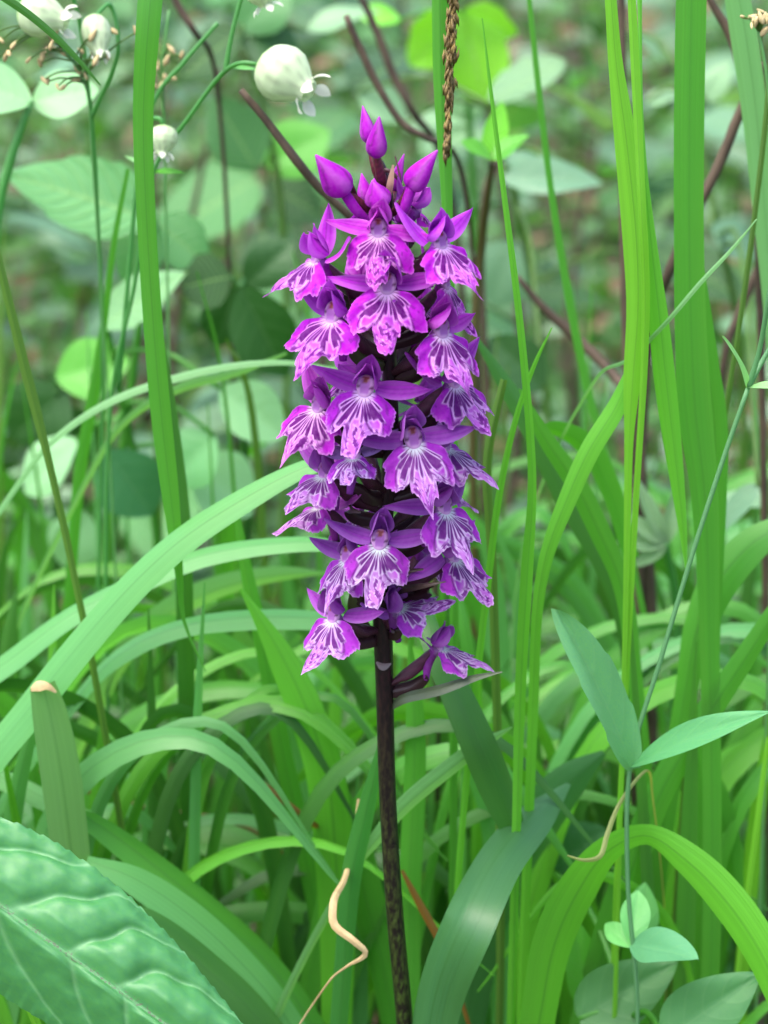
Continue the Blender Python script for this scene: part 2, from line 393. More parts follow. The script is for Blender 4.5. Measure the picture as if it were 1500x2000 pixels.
def petal_mesh(L, W, cup, bend, seed, peak=.45, spots=0, light=.3, sharp=.8):
    nu, nv = 15, 24; V, C, r = [], [], random.Random(seed); p1, p2 = r.uniform(0, 6), r.uniform(0, 6)
    for j in range(nv):
        v = j/(nv-1)
        e = math.log(.5)/math.log(peak); hw = W/2*max(0, math.sin(math.pi*(.10+.90*v)**e if v < 1 else math.pi))**sharp
        hw = max(hw, .3)
        for i in range(nu):
            u = i/(nu-1)*2-1
            V.append((hw*u, -cup*u*u*hw + bend*v*v*L + 2.2*math.sin(5*v+p1+2*u), L*v+.06*W*math.sin(u*3+p2)*v))
            c = MAG.copy(); k = light*(abs(u)**2)*.9+.12*math.sin(9*u+p1)*.5
            k = min(1, max(0, k)); c = c*(1-k)+PAL*k
            if abs(u) < .12: c = c*.72
            elif abs(abs(u)-.45) < .08: c = c*.82
            C.append(c)
    C = np.array(C)
    if spots:
        VV = np.array(V)
        C = C*.55+np.array((.50, .25, .62))*.45
        for _ in range(spots):
            sx, sz, s0 = r.uniform(-.5, .5)*W*.55, r.uniform(.2, .8)*L, r.uniform(2.5, 5)
            d = np.hypot((VV[:, 0]-sx), (VV[:, 2]-sz)*.7); ring = np.exp(-((d-s0)/1.5)**2)
            C = C*(1-ring[:, None]*.8)+np.array((.16, .02, .24))*ring[:, None]*.8
    return mesh('petal', V, grid_faces(nu, nv), None, C)
def spur_mesh(seed):
    r = random.Random(seed); k = r.uniform(-6, 6)
    Vv, Ff, _ = tube([(0, -5, 1), (0, 4, 0), (0, 17, -12), (k, 32, -36), (k*1.5, 40, -64)], [14, 13, 10.5, 9.5, 6.5], 22, 12)
    C = [(MAG*(.75+.2*math.sin(.1*v[2])) if v[1] > 6 else np.array((.34, .10, .42))) for v in Vv]
    return mesh('spur', Vv, Ff, None, C)
def column_mesh():
    V, C = [], []; n, m2 = 22, 15
    for j in range(m2):
        p = math.pi*j/(m2-1)
        for i in range(n):
            q = 2*math.pi*i/n; x = math.sin(p)*math.cos(q); o = math.sin(p)*math.sin(q); z = math.cos(p)
            V.append(((15+2*z)*x, -(6+9*o - 3.5*math.exp(-((z+.25)/.35)**2-(x/.5)**2)*(o > 0)), 10+20*z))
            c = np.array((.56, .30, .60))
            if o > 0:
                if .25 < z < .85 and .06 < abs(x) < .26: c = np.array((.20, .02, .03))
                elif z > .3 and abs(x) < .35: c = np.array((.50, .20, .34))
                elif abs(x) < .45 and z > -.6: c = np.array((.36, .11, .46))
                elif .55 < abs(x) < .85 and abs(z+.05) < .12: c = np.array((.10, .02, .10))
            C.append(c)
    F = [(j*n+i, j*n+(i+1) % n, (j+1)*n+(i+1) % n, (j+1)*n+i) for j in range(m2-1) for i in range(n)]
    return mesh('column', V, F, None, C)
LIPS = [lip_mesh(21+7*i, pale=(.3, .5, .45, .8, .65, .9)[i % 6], narrow=(1, 1.04, .95, 1.0, .92, .97)[i % 6]) for i in range(12)]
HOODP = [petal_mesh(52, 46, .55, -.12, 3+i, .5, 0, .30, .7) for i in range(3)]
DORS = [petal_mesh(56, 42, .50, -.12, 13+i, .45, 0, .28, .75) for i in range(3)]
SEPS = [petal_mesh(88, 36, .30, (.12, -.05, .2)[i], 33+i, .38, 0, .35) for i in range(3)]
SEPSP = [petal_mesh(82, 36, .25, .05, 43+i, .40, 5, .2) for i in range(2)]
SPURS = [spur_mesh(i) for i in range(3)]; COLM = column_mesh()
for me in LIPS+HOODP+DORS+SEPS+SEPSP+SPURS: me.materials.append(M_petal)
COLM.materials.append(M_column)
def basis(b0, d, nrm):
    z = Vector(d).normalized(); y = Vector(nrm); y = (y - z*y.dot(z)).normalized(); x = y.cross(z)
    m = Matrix((x, y, z)).transposed().to_4x4(); m.translation = Vector(b0); return m
def mcol(Vs, f): return [f(v) for v in Vs]

fl_i = 0
def flower(px, py, yaw, pitch=0, roll=0, lip=0, tilt=25, scale=1.0, low=0.0, sep=(.45, .45), spots=False, hoodup=0.0, rad_px=125, spread=(1, 1), drop=100, dyo=None, lw=1.0, ll=1.0):
    """one floret: throat at pixel px, py; yaw 0 faces the viewer, + to the right"""
    global fl_i; fl_i += 1; r = random.Random(fl_i*17)
    ys_ = R(yaw)
    s_ref = stem_at(at(px, py).z)
    dy = (-rad_px*PX*math.cos(ys_)) if dyo is None else dyo*PX
    loc = at(px, py, dy)
    k = PX*scale*1.13
    q = Quaternion((0, 0, 1), ys_) @ Quaternion((1, 0, 0), R(-pitch-13)) @ Quaternion((0, 1, 0), R(roll+r.uniform(-7, 7)))
    MW = Matrix.LocRotScale(loc, q, Vector((k, k, k)))
    ML = Matrix.Translation(-base) @ MW
    inv = MW.inverted()
    att = stem_at(loc.z - drop*PX); hd = Vector((loc.x-att.x, loc.y-att.y, 0)); hd = hd.normalized() if hd.length > 1e-6 else Vector((0, -1, 0))
    att = att + hd*.0006
    a_l = inv @ att
    mid = Vector((0, 12, -2)); p2 = a_l.lerp(mid, .5)+Vector((0, 6, -10)); p3 = a_l.lerp(mid, .2)+Vector((0, 0, -2))
    Vv, Ff, _ = tube([a_l, p3, p2, mid.lerp(p2, .35), mid], [5.5, 8, 13.5, 11.5, 7.5], 26, 12, twist=2.6, ridge=.12, nr=3)
    def oc(v):
        t = max(0, min(1, (Vector(v)-a_l).length/max(1e-6, (mid-a_l).length))); n = .5+.5*math.sin(v[0]*.5+v[2]*.3)
        c0 = np.array((.028, .005, .010))*(1-t)+np.array((.085, .010, .05))*t
        return c0*(.75+.5*n)
    f = obj('flower', mesh('flower', Vv, Ff, None, mcol(Vv, oc)), M_maroon, orchid, mw=ML)
    tone = (1-.36*low, 1+.9*low, 1-.20*low)
    tone = tuple(t*r.uniform(.92, 1.06) for t in tone)
    tone2 = tuple(t*r.uniform(.82, 1.0) for t in tone)+(1-.38*low-r.uniform(0, .10),)
    tone = tone+(1-.22*low,)
    lm = Matrix.Translation((0, -6, 0)) @ Matrix.Rotation(R(-tilt), 4, 'X') @ Matrix.Diagonal((lw*.87, .9, ll*.92, 1))
    obj('lip', LIPS[lip+(6 if fl_i % 2 else 0)], None, f, tone, lm)
    obj('column', COLM, None, f)
    obj('spur', SPURS[fl_i % 3], None, f, tone2, Matrix.Rotation(r.uniform(-.25, .25), 4, 'Y'))
    hu = hoodup
    for s in (-1, 1):
        m_ = basis((s*15, 7, 19+r.uniform(-2, 3)), (-s*.10+r.uniform(-.12, .12), -.74+.5*hu, .52+.3*hu+r.uniform(-.08, .12)), (s*.72, .25, .70-.25*hu))
        obj('petal', HOODP[(fl_i+(s > 0)) % 3], None, f, tone2, m_)
    obj('dorsal_sepal', DORS[fl_i % 3], None, f, tone2, basis((0, 11, 24), (r.uniform(-.15, .15), -.60+.55*hu, .72), (0, .6, .8)))
    for s, el, spd in ((-1, sep[0], spread[0]), (1, sep[1], spread[1])):
        d = (s*math.cos(el)*spd, .18+r.uniform(-.15, .2), math.sin(el))
        m_ = basis((s*14, 9, 12), d, (r.uniform(-.3, .3)*s-.3*s*math.sin(el), -.75, .55))
        obj('lateral_sepal', (SEPSP if spots else SEPS)[fl_i % (2 if spots else 3)], None, f, tone2, m_)
    # bract under the ovary
    zb = loc.z-(drop+14)*PX; b0 = stem_at(zb)+hd*.0008; out = (loc-b0); side = Vector((-hd.y, hd.x, 0))*r.uniform(-.25, .25)
    pb = [b0-hd*.0006, b0+out*.3+hd*.0016-Vector((0, 0, .0012)), b0+out*.6+hd*.0012+side*.010-Vector((0, 0, .0020)), b0+out*.82+side*.035-Vector((0, 0, .0030))]
    Vb, Fb, Ub = ribbon(pb, [.0024, .0026, .0016, .0003], R(r.uniform(-25, 25)), .5, 20, base)
    cb = np.array((.030, .010, .014)) if r.random() < .8 else np.array((.05, .06, .025))
    obj('bract', mesh('bract', Vb, Fb, Ub, [cb]*len(Vb)), M_bract, orchid)
    return f
#      px   py  yaw
FL = [dict(px=739, py=458, yaw=-3, lip=0, tilt=24, scale=.90, sep=(.18, -.15), rad_px=95, drop=55),
      dict(px=622, py=512, yaw=-68, lip=1, tilt=38, scale=.95, pitch=5, sep=(1.2, .5), rad_px=125),
      dict(px=858, py=482, yaw=38, lip=2, tilt=30, scale=.95, pitch=4, sep=(.95, .45), rad_px=120, spread=(.6, 1.2)),
      dict(px=755, py=568, yaw=4, lip=0, tilt=22, scale=1.04, sep=(.1, .25), rad_px=120),
      dict(px=652, py=624, yaw=-32, lip=1, tilt=32, roll=8, scale=1.04, sep=(.35, .3), rad_px=125),
      dict(px=866, py=560, yaw=62, lip=4, tilt=12, scale=.85, sep=(1.3, .5), rad_px=110, dyo=-10),
      dict(px=859, py=654, yaw=34, lip=2, tilt=26, roll=-4, scale=1.04, sep=(1.0, .2), rad_px=125, low=.1),
      dict(px=884, py=752, yaw=42, lip=1, tilt=28, roll=-8, scale=.95, sep=(.8, .5), rad_px=115, low=.25, dyo=-50),
      dict(px=713, py=768, yaw=-10, lip=5, tilt=24, scale=1.04, sep=(.12, .05), rad_px=128, low=.12),
      dict(px=624, py=800, yaw=-34, lip=3, tilt=30, roll=6, scale=.96, sep=(.75, .5), rad_px=125, low=.15, dyo=-90),
      dict(px=808, py=868, yaw=8, lip=2, tilt=24, roll=-6, scale=1.07, sep=(.1, -.15), rad_px=130, low=.45),
      dict(px=866, py=878, yaw=62, lip=3, tilt=45, scale=.92, sep=(.5, .05), rad_px=110, low=.45, dyo=-30),
      dict(px=690, py=896, yaw=-8, lip=5, tilt=52, scale=.88, pitch=10, sep=(.25, .55), rad_px=118, low=.6, spots=True, hoodup=.5, lw=.85),
      dict(px=636, py=930, yaw=-42, lip=4, tilt=46, scale=.90, sep=(.3, .3), rad_px=115, low=.45, hoodup=.2, dyo=-80),
      dict(px=628, py=992, yaw=-58, lip=5, tilt=52, scale=.85, sep=(.4, .3), rad_px=110, low=.4, dyo=-20),
      dict(px=866, py=998, yaw=34, lip=3, tilt=28, roll=-6, scale=.98, sep=(.15, .55), rad_px=120, low=.5),
      dict(px=741, py=1066, yaw=-2, lip=5, tilt=24, scale=.99, sep=(.12, .15), rad_px=125, low=.5, hoodup=.35),
      dict(px=680, py=1094, yaw=-28, lip=3, tilt=34, scale=.90, sep=(.12, .6), rad_px=85, low=.6, hoodup=.6, lw=.8),
      dict(px=884, py=1092, yaw=44, lip=4, tilt=32, roll=-10, scale=.93, sep=(-.2, .4), rad_px=105, low=.5, dyo=-60),
      dict(px=776, py=1192, yaw=58, lip=4, tilt=72, roll=-25, scale=.92, pitch=12, sep=(.5, .7), rad_px=75, low=.6, spread=(.5, 1), drop=40),
      dict(px=654, py=1210, yaw=-36, lip=3, tilt=32, scale=.93, sep=(.3, .1), rad_px=115, low=.5, hoodup=.4, drop=60),
      dict(px=856, py=1268, yaw=76, lip=3, tilt=55, scale=.82, sep=(1.0, -.3), rad_px=105, low=.55, dyo=-20, drop=88),
      # florets round the far side of the spike
      dict(px=700, py=560, yaw=205, lip=1, scale=.95, rad_px=105), dict(px=815, py=600, yaw=150, lip=2, scale=.95, rad_px=105),
      dict(px=690, py=735, yaw=-120, lip=1, scale=1.0, rad_px=100, low=.2), dict(px=830, py=800, yaw=140, lip=2, scale=.95, rad_px=110, low=.3),
      dict(px=760, py=690, yaw=180, lip=0, scale=.95, rad_px=120, low=.2), dict(px=700, py=850, yaw=215, lip=0, scale=.95, rad_px=120, low=.3),
      dict(px=820, py=1080, yaw=150, lip=4, scale=.9, rad_px=100, low=.5), dict(px=700, py=1010, yaw=-150, lip=3, scale=.92, rad_px=105, low=.5),
      dict(px=845, py=930, yaw=120, lip=3, scale=.9, rad_px=95, low=.4), dict(px=735, py=400, yaw=170, lip=1, scale=.75, rad_px=75, drop=45),
      dict(px=812, py=415, yaw=105, lip=1, scale=.78, rad_px=60, drop=45, sep=(1.2, .9))]
for f_ in FL: flower(**f_)
def bud(tip, b0, width, foot, label=None, dy0=0, dy1=0, col=1.0, spur=True):
    """closed bud: pointed folded hood on a maroon ovary that joins the stem at foot"""
    A, B, S = at(*tip, dy1), at(*b0, dy0), at(*foot, 0)
    Vv, Ff, _ = tube([S, S.lerp(B, .45)+Vector((0, -.0004, -.0006)), B], [.00055, .00085, .0007], 20, 10, base, twist=2.2, ridge=.12)
    o = obj('bud', mesh('bud', Vv, Ff, None, [np.array((.11, .016, .03))*(.8+.3*math.sin(v[2]*9000)) for v in Vv]), M_maroon, orchid)
    d = A-B; w2 = width*PX/2*1.14
    ax = d.normalized(); bow = Vector((-.05*d.x, -.06*d.length, 0)); sid = int(tip[0])
    prof = [(-.06, .30), (.02, .72), (.14, .98), (.30, 1.0), (.50, .80), (.70, .52), (.87, .27), (1.0, .07)]
    Vv, Ff, Uv = tube([B+d*t+bow*math.sin(max(0, t)*2.6) for t, _ in prof], [w2*q for _, q in prof], 34, 24, B, twist=.5, ridge=.05, nr=3)
    Cc = []
    for (uu, vv) in Uv:
        seam = abs(((uu*3+.08*math.sin(vv*7+sid)) % 1.0)-.5); c = MAG.copy()*(1.0 if seam > .07 else .62)
        kk = max(0, .22*math.sin(uu*19+vv*5+sid))+.25*max(0, vv-.72)*2; Cc.append(c*(1-kk)+PAL*kk)
    obj('bud_hood', mesh('bud_hood', [Vector(v)/PX for v in Vv], Ff, None, Cc), M_petal, o, (col, col, col*.97), Matrix.Translation(B-base) @ Matrix.Scale(PX, 4))
    if spur:
        e = B.lerp(S, .62)+Vector((.0, -.0022, -.0024)) 
        Vv, Ff, _ = tube([B+Vector((0, -.0008, 0)), B.lerp(e, .5)+Vector((0, -.0008, -.0004)), e], [.0009, .0009, .0006], 14, 10, base)
        ob = obj('spur', mesh('bud_spur', [Vector(v)/PX for v in Vv], Ff, None, [MAG*.8 for v in Vv]), M_petal, o, (1, 1, 1), Matrix.Scale(PX, 4))
bud((708, 206), (722, 276), 26, (746, 360), dy0=.001, dy1=.002, spur=False)
bud((741, 227), (735, 304), 34, (752, 368), dy0=-.0035, dy1=-.004, spur=False, col=.85)
bud((615, 302), (672, 374), 50, (748, 415), dy0=-.004, dy1=-.006)
bud((856, 293), (803, 366), 40, (762, 420), dy0=-.003, dy1=-.004)
bud((706, 338), (716, 392), 26, (748, 420), dy0=.002, dy1=.003, spur=False)
bud((727, 352), (742, 398), 44, (752, 430), dy0=-.004, dy1=-.005, spur=False)
bud((790, 300), (768, 372), 22, (756, 405), dy0=.003, dy1=.004, spur=False, col=.8)
def bract(pts_, wid, col, tilt=0, fold=.4, label=None):
    P3 = [at(*p) for p in pts_]
    Vb, Fb, Ub = ribbon(P3, [x*PX for x in wid], R(tilt), fold, 30, base)
    o = obj('bract', mesh('bract', Vb, Fb, Ub, [np.array(col)]*len(Vb)), M_bract, orchid)
    if label: o['label'] = label
bract([(760, 1380, 0), (790, 1362, -.002), (860, 1345, -.005), (930, 1322, -.006), (981, 1312, -.007)], [14, 20, 21, 13, 2], (.07, .10, .05), 35, .3, 'long grey-green bract sticking out below the lowest floret')
bract([(750, 1165, 0), (790, 1150, -.006), (835, 1142, -.011), (870, 1136, -.012)], [12, 14, 9, 1], (.05, .03, .025), 20)
bract([(752, 1170, 0), (800, 1140, .003), (838, 1095, .004)], [14, 22, 3], (.16, .17, .11), 0)
bract([(720, 1230, 0), (695, 1190, -.004), (686, 1150, -.006)], [16, 28, 4], (.07, .09, .025), 10)
bract([(735, 330, 0), (762, 335, -.002), (780, 350, -.002), (772, 305, -.001)], [5, 8, 6, 1], (.09, .03, .04), 0)
bract([(700, 400, 0), (690, 370, -.004), (682, 345, -.005)], [8, 8, 1], (.07, .02, .03), 0)
bract([(700, 620, -.003), (688, 600, -.006), (676, 568, -.007)], [8, 7, 1], (.05, .02, .025), 0)
bract([(756, 400, -.001), (762, 360, -.003), (768, 322, -.003)], [8, 13, 4], (.50, .30, .20), 0, .2, 'withered tan bract among the buds')
# withered pale scale below the lowest florets
bract([(735, 1293, -.0016), (748, 1302, -.0022), (764, 1296, -.0018)], [4, 15, 3], (.13, .10, .10), 10, .2, 'withered pale scale on the stem')
# stem leaf hidden low in the grass
Vb, Fb, Ub = ribbon([sp[0].lerp(base, .75), at(840, 1990, -.006), at(905, 1800, -.012), at(960, 1690, .0), at(1040, 1590, .02), at(1110, 1530, .035)], [.006, .0085, .0095, .0085, .007, .001], R(35), .3, 40, base)
obj('leaf', mesh('orchid_leaf', Vb, Fb, Ub), M_grass, orchid, (.05, .17, .07))

# ------------------------------------------------------------------ grass blades that can be told apart
def blade(label, col, pts_, root=None, tilt=0, fold=.22, twist=0, wav=0.0, name='grass_shoot', group=None, mat=None, cat='grass', n=72):
    P3, Wd = [], []
    for p in pts_:
        q = at(p[0], p[1], p[2]); P3.append(q); Wd.append(p[3]*ppx(q))
    if root is not None:
        g = gpt(*root); P = P3[-1]; d = (P-P3[-2]).normalized(); ds = (g-P).length
        P3.append((P+d*ds*.42)*.6+P.lerp(g, .5)*.4); Wd.append(Wd[-1]*.95)
        P3.append(g); Wd.append(max(Wd[-1]*.8, .0012))
    o0 = P3[-1] if root is not None else P3[0]
    Vb, Fb, Ub = ribbon(P3, Wd, R(tilt), fold, n, o0, R(twist), wav, int(pts_[0][0]*7+pts_[0][1]))
    o = obj(name, mesh(name, Vb, Fb, Ub), mat or M_grass, None, col); o.location = o0
    return tag(o, label, cat, group)
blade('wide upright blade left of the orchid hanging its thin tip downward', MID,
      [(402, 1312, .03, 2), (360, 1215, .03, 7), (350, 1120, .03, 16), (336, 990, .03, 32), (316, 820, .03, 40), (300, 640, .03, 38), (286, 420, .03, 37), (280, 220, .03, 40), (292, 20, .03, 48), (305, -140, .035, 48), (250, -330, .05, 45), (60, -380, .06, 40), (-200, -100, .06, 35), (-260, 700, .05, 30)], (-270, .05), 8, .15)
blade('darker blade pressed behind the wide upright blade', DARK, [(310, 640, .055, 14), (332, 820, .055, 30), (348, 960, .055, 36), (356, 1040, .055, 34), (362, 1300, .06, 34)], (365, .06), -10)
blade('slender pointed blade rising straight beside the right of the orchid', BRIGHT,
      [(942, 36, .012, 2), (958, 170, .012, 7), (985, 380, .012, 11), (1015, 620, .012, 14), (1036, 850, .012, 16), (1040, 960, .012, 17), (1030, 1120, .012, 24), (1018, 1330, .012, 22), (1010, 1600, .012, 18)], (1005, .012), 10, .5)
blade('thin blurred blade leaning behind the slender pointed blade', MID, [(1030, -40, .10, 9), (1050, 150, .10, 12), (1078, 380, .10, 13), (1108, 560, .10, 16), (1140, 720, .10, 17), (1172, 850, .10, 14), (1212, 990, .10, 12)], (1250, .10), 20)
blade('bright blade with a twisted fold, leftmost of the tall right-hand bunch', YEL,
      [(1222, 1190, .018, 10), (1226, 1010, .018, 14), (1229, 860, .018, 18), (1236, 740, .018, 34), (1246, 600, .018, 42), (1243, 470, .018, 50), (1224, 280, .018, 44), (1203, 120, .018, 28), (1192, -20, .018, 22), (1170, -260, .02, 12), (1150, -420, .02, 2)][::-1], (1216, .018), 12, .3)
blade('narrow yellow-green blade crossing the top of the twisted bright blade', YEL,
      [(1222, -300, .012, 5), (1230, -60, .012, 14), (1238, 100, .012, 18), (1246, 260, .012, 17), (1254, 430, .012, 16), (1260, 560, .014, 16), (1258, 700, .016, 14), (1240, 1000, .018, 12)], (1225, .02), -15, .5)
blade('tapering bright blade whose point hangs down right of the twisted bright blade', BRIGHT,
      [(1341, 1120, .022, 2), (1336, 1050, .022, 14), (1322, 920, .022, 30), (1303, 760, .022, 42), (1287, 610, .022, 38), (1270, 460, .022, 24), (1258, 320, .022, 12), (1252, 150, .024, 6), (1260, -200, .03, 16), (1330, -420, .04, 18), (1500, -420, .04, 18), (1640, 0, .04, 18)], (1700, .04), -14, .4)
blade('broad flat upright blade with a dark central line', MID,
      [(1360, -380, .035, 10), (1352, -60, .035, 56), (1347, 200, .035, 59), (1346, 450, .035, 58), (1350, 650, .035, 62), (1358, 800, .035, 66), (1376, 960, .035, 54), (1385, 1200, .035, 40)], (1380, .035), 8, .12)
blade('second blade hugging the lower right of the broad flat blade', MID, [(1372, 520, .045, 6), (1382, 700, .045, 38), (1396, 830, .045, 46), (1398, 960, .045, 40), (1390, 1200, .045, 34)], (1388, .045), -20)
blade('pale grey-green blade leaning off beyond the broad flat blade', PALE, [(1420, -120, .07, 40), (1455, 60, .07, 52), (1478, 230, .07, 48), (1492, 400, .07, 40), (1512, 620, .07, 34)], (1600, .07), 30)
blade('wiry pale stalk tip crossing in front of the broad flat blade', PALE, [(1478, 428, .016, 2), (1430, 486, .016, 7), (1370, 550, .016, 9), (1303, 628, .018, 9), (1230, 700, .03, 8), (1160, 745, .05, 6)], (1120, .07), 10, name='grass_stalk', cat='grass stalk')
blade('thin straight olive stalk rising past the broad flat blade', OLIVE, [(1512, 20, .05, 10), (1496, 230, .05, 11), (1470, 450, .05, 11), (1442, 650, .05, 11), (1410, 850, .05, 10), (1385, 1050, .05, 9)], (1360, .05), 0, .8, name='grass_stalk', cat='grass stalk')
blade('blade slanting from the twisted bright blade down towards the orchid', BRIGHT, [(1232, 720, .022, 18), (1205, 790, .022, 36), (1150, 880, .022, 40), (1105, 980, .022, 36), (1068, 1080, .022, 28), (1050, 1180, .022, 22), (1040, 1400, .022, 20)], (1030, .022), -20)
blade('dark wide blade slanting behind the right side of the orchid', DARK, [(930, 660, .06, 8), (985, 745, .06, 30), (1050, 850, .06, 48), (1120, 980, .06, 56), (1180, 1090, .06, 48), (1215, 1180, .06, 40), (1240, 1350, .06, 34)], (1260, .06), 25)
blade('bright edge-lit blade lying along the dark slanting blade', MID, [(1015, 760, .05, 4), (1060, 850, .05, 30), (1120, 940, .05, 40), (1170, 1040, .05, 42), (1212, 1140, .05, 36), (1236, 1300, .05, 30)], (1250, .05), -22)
blade('short curved blade bending over behind the slanting bright blade', MID, [(1230, 1090, .07, 30), (1190, 960, .07, 40), (1140, 870, .07, 42), (1080, 838, .07, 26), (1040, 850, .07, 4)], None, 40)
blade('cut stubby stalk with a brown end beside the orchid', OLIVE, [(984, 742, .03, 14), (968, 810, .03, 17), (952, 900, .03, 18), (962, 1120, .03, 18)], (960, .03), 0, .8, name='grass_stalk', cat='grass stalk')
blade('thin blade crossing the slender pointed blade', BRIGHT, [(1078, 640, .022, 2), (1045, 710, .022, 8), (1010, 810, .022, 11), (980, 940, .022, 13), (960, 1080, .022, 14)], (940, .022), 10)
blade('long wide mint blade sweeping up to the orchid from the lower left', MINT, [(690, 885, .025, 20), (590, 915, .025, 34), (470, 978, .025, 48), (360, 1050, .025, 54), (260, 1140, .025, 58), (150, 1265, .025, 60), (60, 1380, .025, 62), (-60, 1540, .025, 60)], (-240, .03), 38, .18)
blade('arching mint blade running under the long wide mint blade', MINT, [(720, 1075, .045, 20), (620, 1060, .045, 28), (500, 1066, .045, 34), (380, 1090, .045, 38), (260, 1140, .045, 40), (140, 1200, .045, 38), (30, 1280, .045, 42), (-80, 1370, .045, 40)], (-200, .05), 45)
blade('flat mint blade lying level behind the lowest left floret', MINT, [(700, 1215, .05, 30), (600, 1206, .05, 38), (480, 1206, .05, 40), (360, 1222, .05, 36), (260, 1262, .05, 34), (170, 1340, .05, 24)], (90, .06), 48)
blade('pale arching blade in the shade between the level mint blades', PALE, [(640, 1120, .09, 3), (560, 1122, .09, 26), (460, 1140, .09, 40), (360, 1180, .09, 48), (270, 1250, .09, 44), (210, 1340, .09, 36)], (160, .10), 42)
blade('pale blade bowing across left towards the middle of the orchid', PALE, [(690, 726, .07, 4), (560, 708, .07, 10), (450, 715, .07, 14), (330, 742, .07, 16), (220, 782, .07, 15), (130, 838, .07, 13), (60, 910, .07, 11)], (-20, .09), 30)
blade('faint blade lying just under the pale bowing blade', PALE, [(560, 690, .09, 5), (460, 730, .09, 14), (350, 760, .09, 18), (250, 820, .09, 14), (180, 920, .09, 11)], (120, .10), 35)
blade('bright blade bent at its crown, dropping left of the dark stem', BRIGHT, [(470, 1150, .04, 5), (515, 1220, .04, 30), (560, 1300, .04, 58), (605, 1400, .04, 70), (640, 1520, .04, 76), (655, 1660, .04, 78), (662, 1820, .04, 70), (660, 2000, .04, 60)], (655, .04), 18)
blade('second bright blade fanning from the bent-crown blade to the dark stem', MID, [(560, 1380, .05, 6), (620, 1500, .05, 50), (675, 1620, .05, 74), (715, 1760, .05, 70), (750, 1900, .05, 56)], (770, .05), -15)
blade('straight narrow blade standing left of the bent-crown blade', MID, [(455, 960, .06, 5), (480, 1110, .06, 24), (515, 1270, .06, 32), (548, 1450, .06, 36), (585, 1620, .06, 38), (620, 1800, .06, 32)], (640, .06), -8)
bb = blade('broad pale blade with a browned broken tip', (.15, .33, .12), [(84, 1338, .02, 50), (98, 1395, .02, 68), (118, 1500, .02, 78), (134, 1620, .02, 76), (150, 1760, .02, 70)], (170, .02), 14, .12)
Vb, Fb, Ub = ribbon([at(60, 1348, .0192), at(74, 1340, .0188), at(92, 1340, .0188), at(110, 1352, .0192)], [.0006, .0020, .0014, .0004], R(14), .12, 12, bb.location)
obj('withered_tip', mesh('withered_tip', Vb, Fb, Ub), M_dry, bb)
blade('wide blade slanting right beneath the browned pale blade', MID, [(120, 1570, .03, 12), (190, 1610, .03, 40), (300, 1690, .03, 56), (410, 1780, .03, 62), (510, 1870, .03, 60), (600, 1985, .03, 54)], (690, .03), 34)
blade('shaded blade lying below the wide right-slanting blade', MINT, [(170, 1680, .02, 20), (260, 1715, .02, 54), (360, 1780, .02, 66), (460, 1870, .02, 66), (560, 1990, .02, 60)], (660, .02), 30)
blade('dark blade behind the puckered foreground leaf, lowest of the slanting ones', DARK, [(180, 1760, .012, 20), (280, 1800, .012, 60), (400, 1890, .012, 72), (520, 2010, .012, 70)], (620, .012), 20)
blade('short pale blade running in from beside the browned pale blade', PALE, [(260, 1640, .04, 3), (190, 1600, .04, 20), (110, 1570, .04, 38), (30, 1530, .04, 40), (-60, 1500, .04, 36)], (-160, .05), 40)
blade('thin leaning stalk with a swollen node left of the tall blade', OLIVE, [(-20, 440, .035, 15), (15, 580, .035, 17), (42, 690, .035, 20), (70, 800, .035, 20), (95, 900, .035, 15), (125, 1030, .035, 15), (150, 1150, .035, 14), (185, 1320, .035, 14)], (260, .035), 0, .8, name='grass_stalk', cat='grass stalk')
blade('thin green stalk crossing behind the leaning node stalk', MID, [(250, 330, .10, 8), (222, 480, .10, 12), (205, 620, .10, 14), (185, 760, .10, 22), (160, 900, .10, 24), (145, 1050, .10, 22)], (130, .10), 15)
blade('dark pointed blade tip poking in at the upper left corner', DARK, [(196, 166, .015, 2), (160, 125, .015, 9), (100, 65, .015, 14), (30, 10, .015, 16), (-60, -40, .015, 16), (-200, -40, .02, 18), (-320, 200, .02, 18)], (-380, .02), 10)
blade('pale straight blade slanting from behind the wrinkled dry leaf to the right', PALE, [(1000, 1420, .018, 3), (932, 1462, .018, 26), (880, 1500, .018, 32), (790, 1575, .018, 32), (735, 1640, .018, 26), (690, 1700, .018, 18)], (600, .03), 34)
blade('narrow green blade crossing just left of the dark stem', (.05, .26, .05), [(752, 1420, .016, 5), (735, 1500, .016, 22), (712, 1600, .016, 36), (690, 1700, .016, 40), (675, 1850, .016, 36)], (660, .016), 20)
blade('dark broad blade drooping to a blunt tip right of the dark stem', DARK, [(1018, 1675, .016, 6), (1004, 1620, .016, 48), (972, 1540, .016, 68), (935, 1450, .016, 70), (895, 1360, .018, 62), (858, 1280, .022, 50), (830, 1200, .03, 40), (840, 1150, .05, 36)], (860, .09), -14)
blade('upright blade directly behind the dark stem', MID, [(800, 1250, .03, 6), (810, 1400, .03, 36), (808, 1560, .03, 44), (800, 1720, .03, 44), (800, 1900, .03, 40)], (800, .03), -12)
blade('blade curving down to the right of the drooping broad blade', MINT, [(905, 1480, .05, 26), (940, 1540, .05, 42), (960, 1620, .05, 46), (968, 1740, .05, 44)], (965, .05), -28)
blade('dark slate-green blade rising to meet the oval campion leaf', (.04, .16, .06), [(1180, 1470, .045, 12), (1120, 1520, .045, 66), (1060, 1590, .045, 92), (1000, 1680, .045, 96), (950, 1800, .045, 90), (920, 1940, .045, 84)], (900, .045), 18)
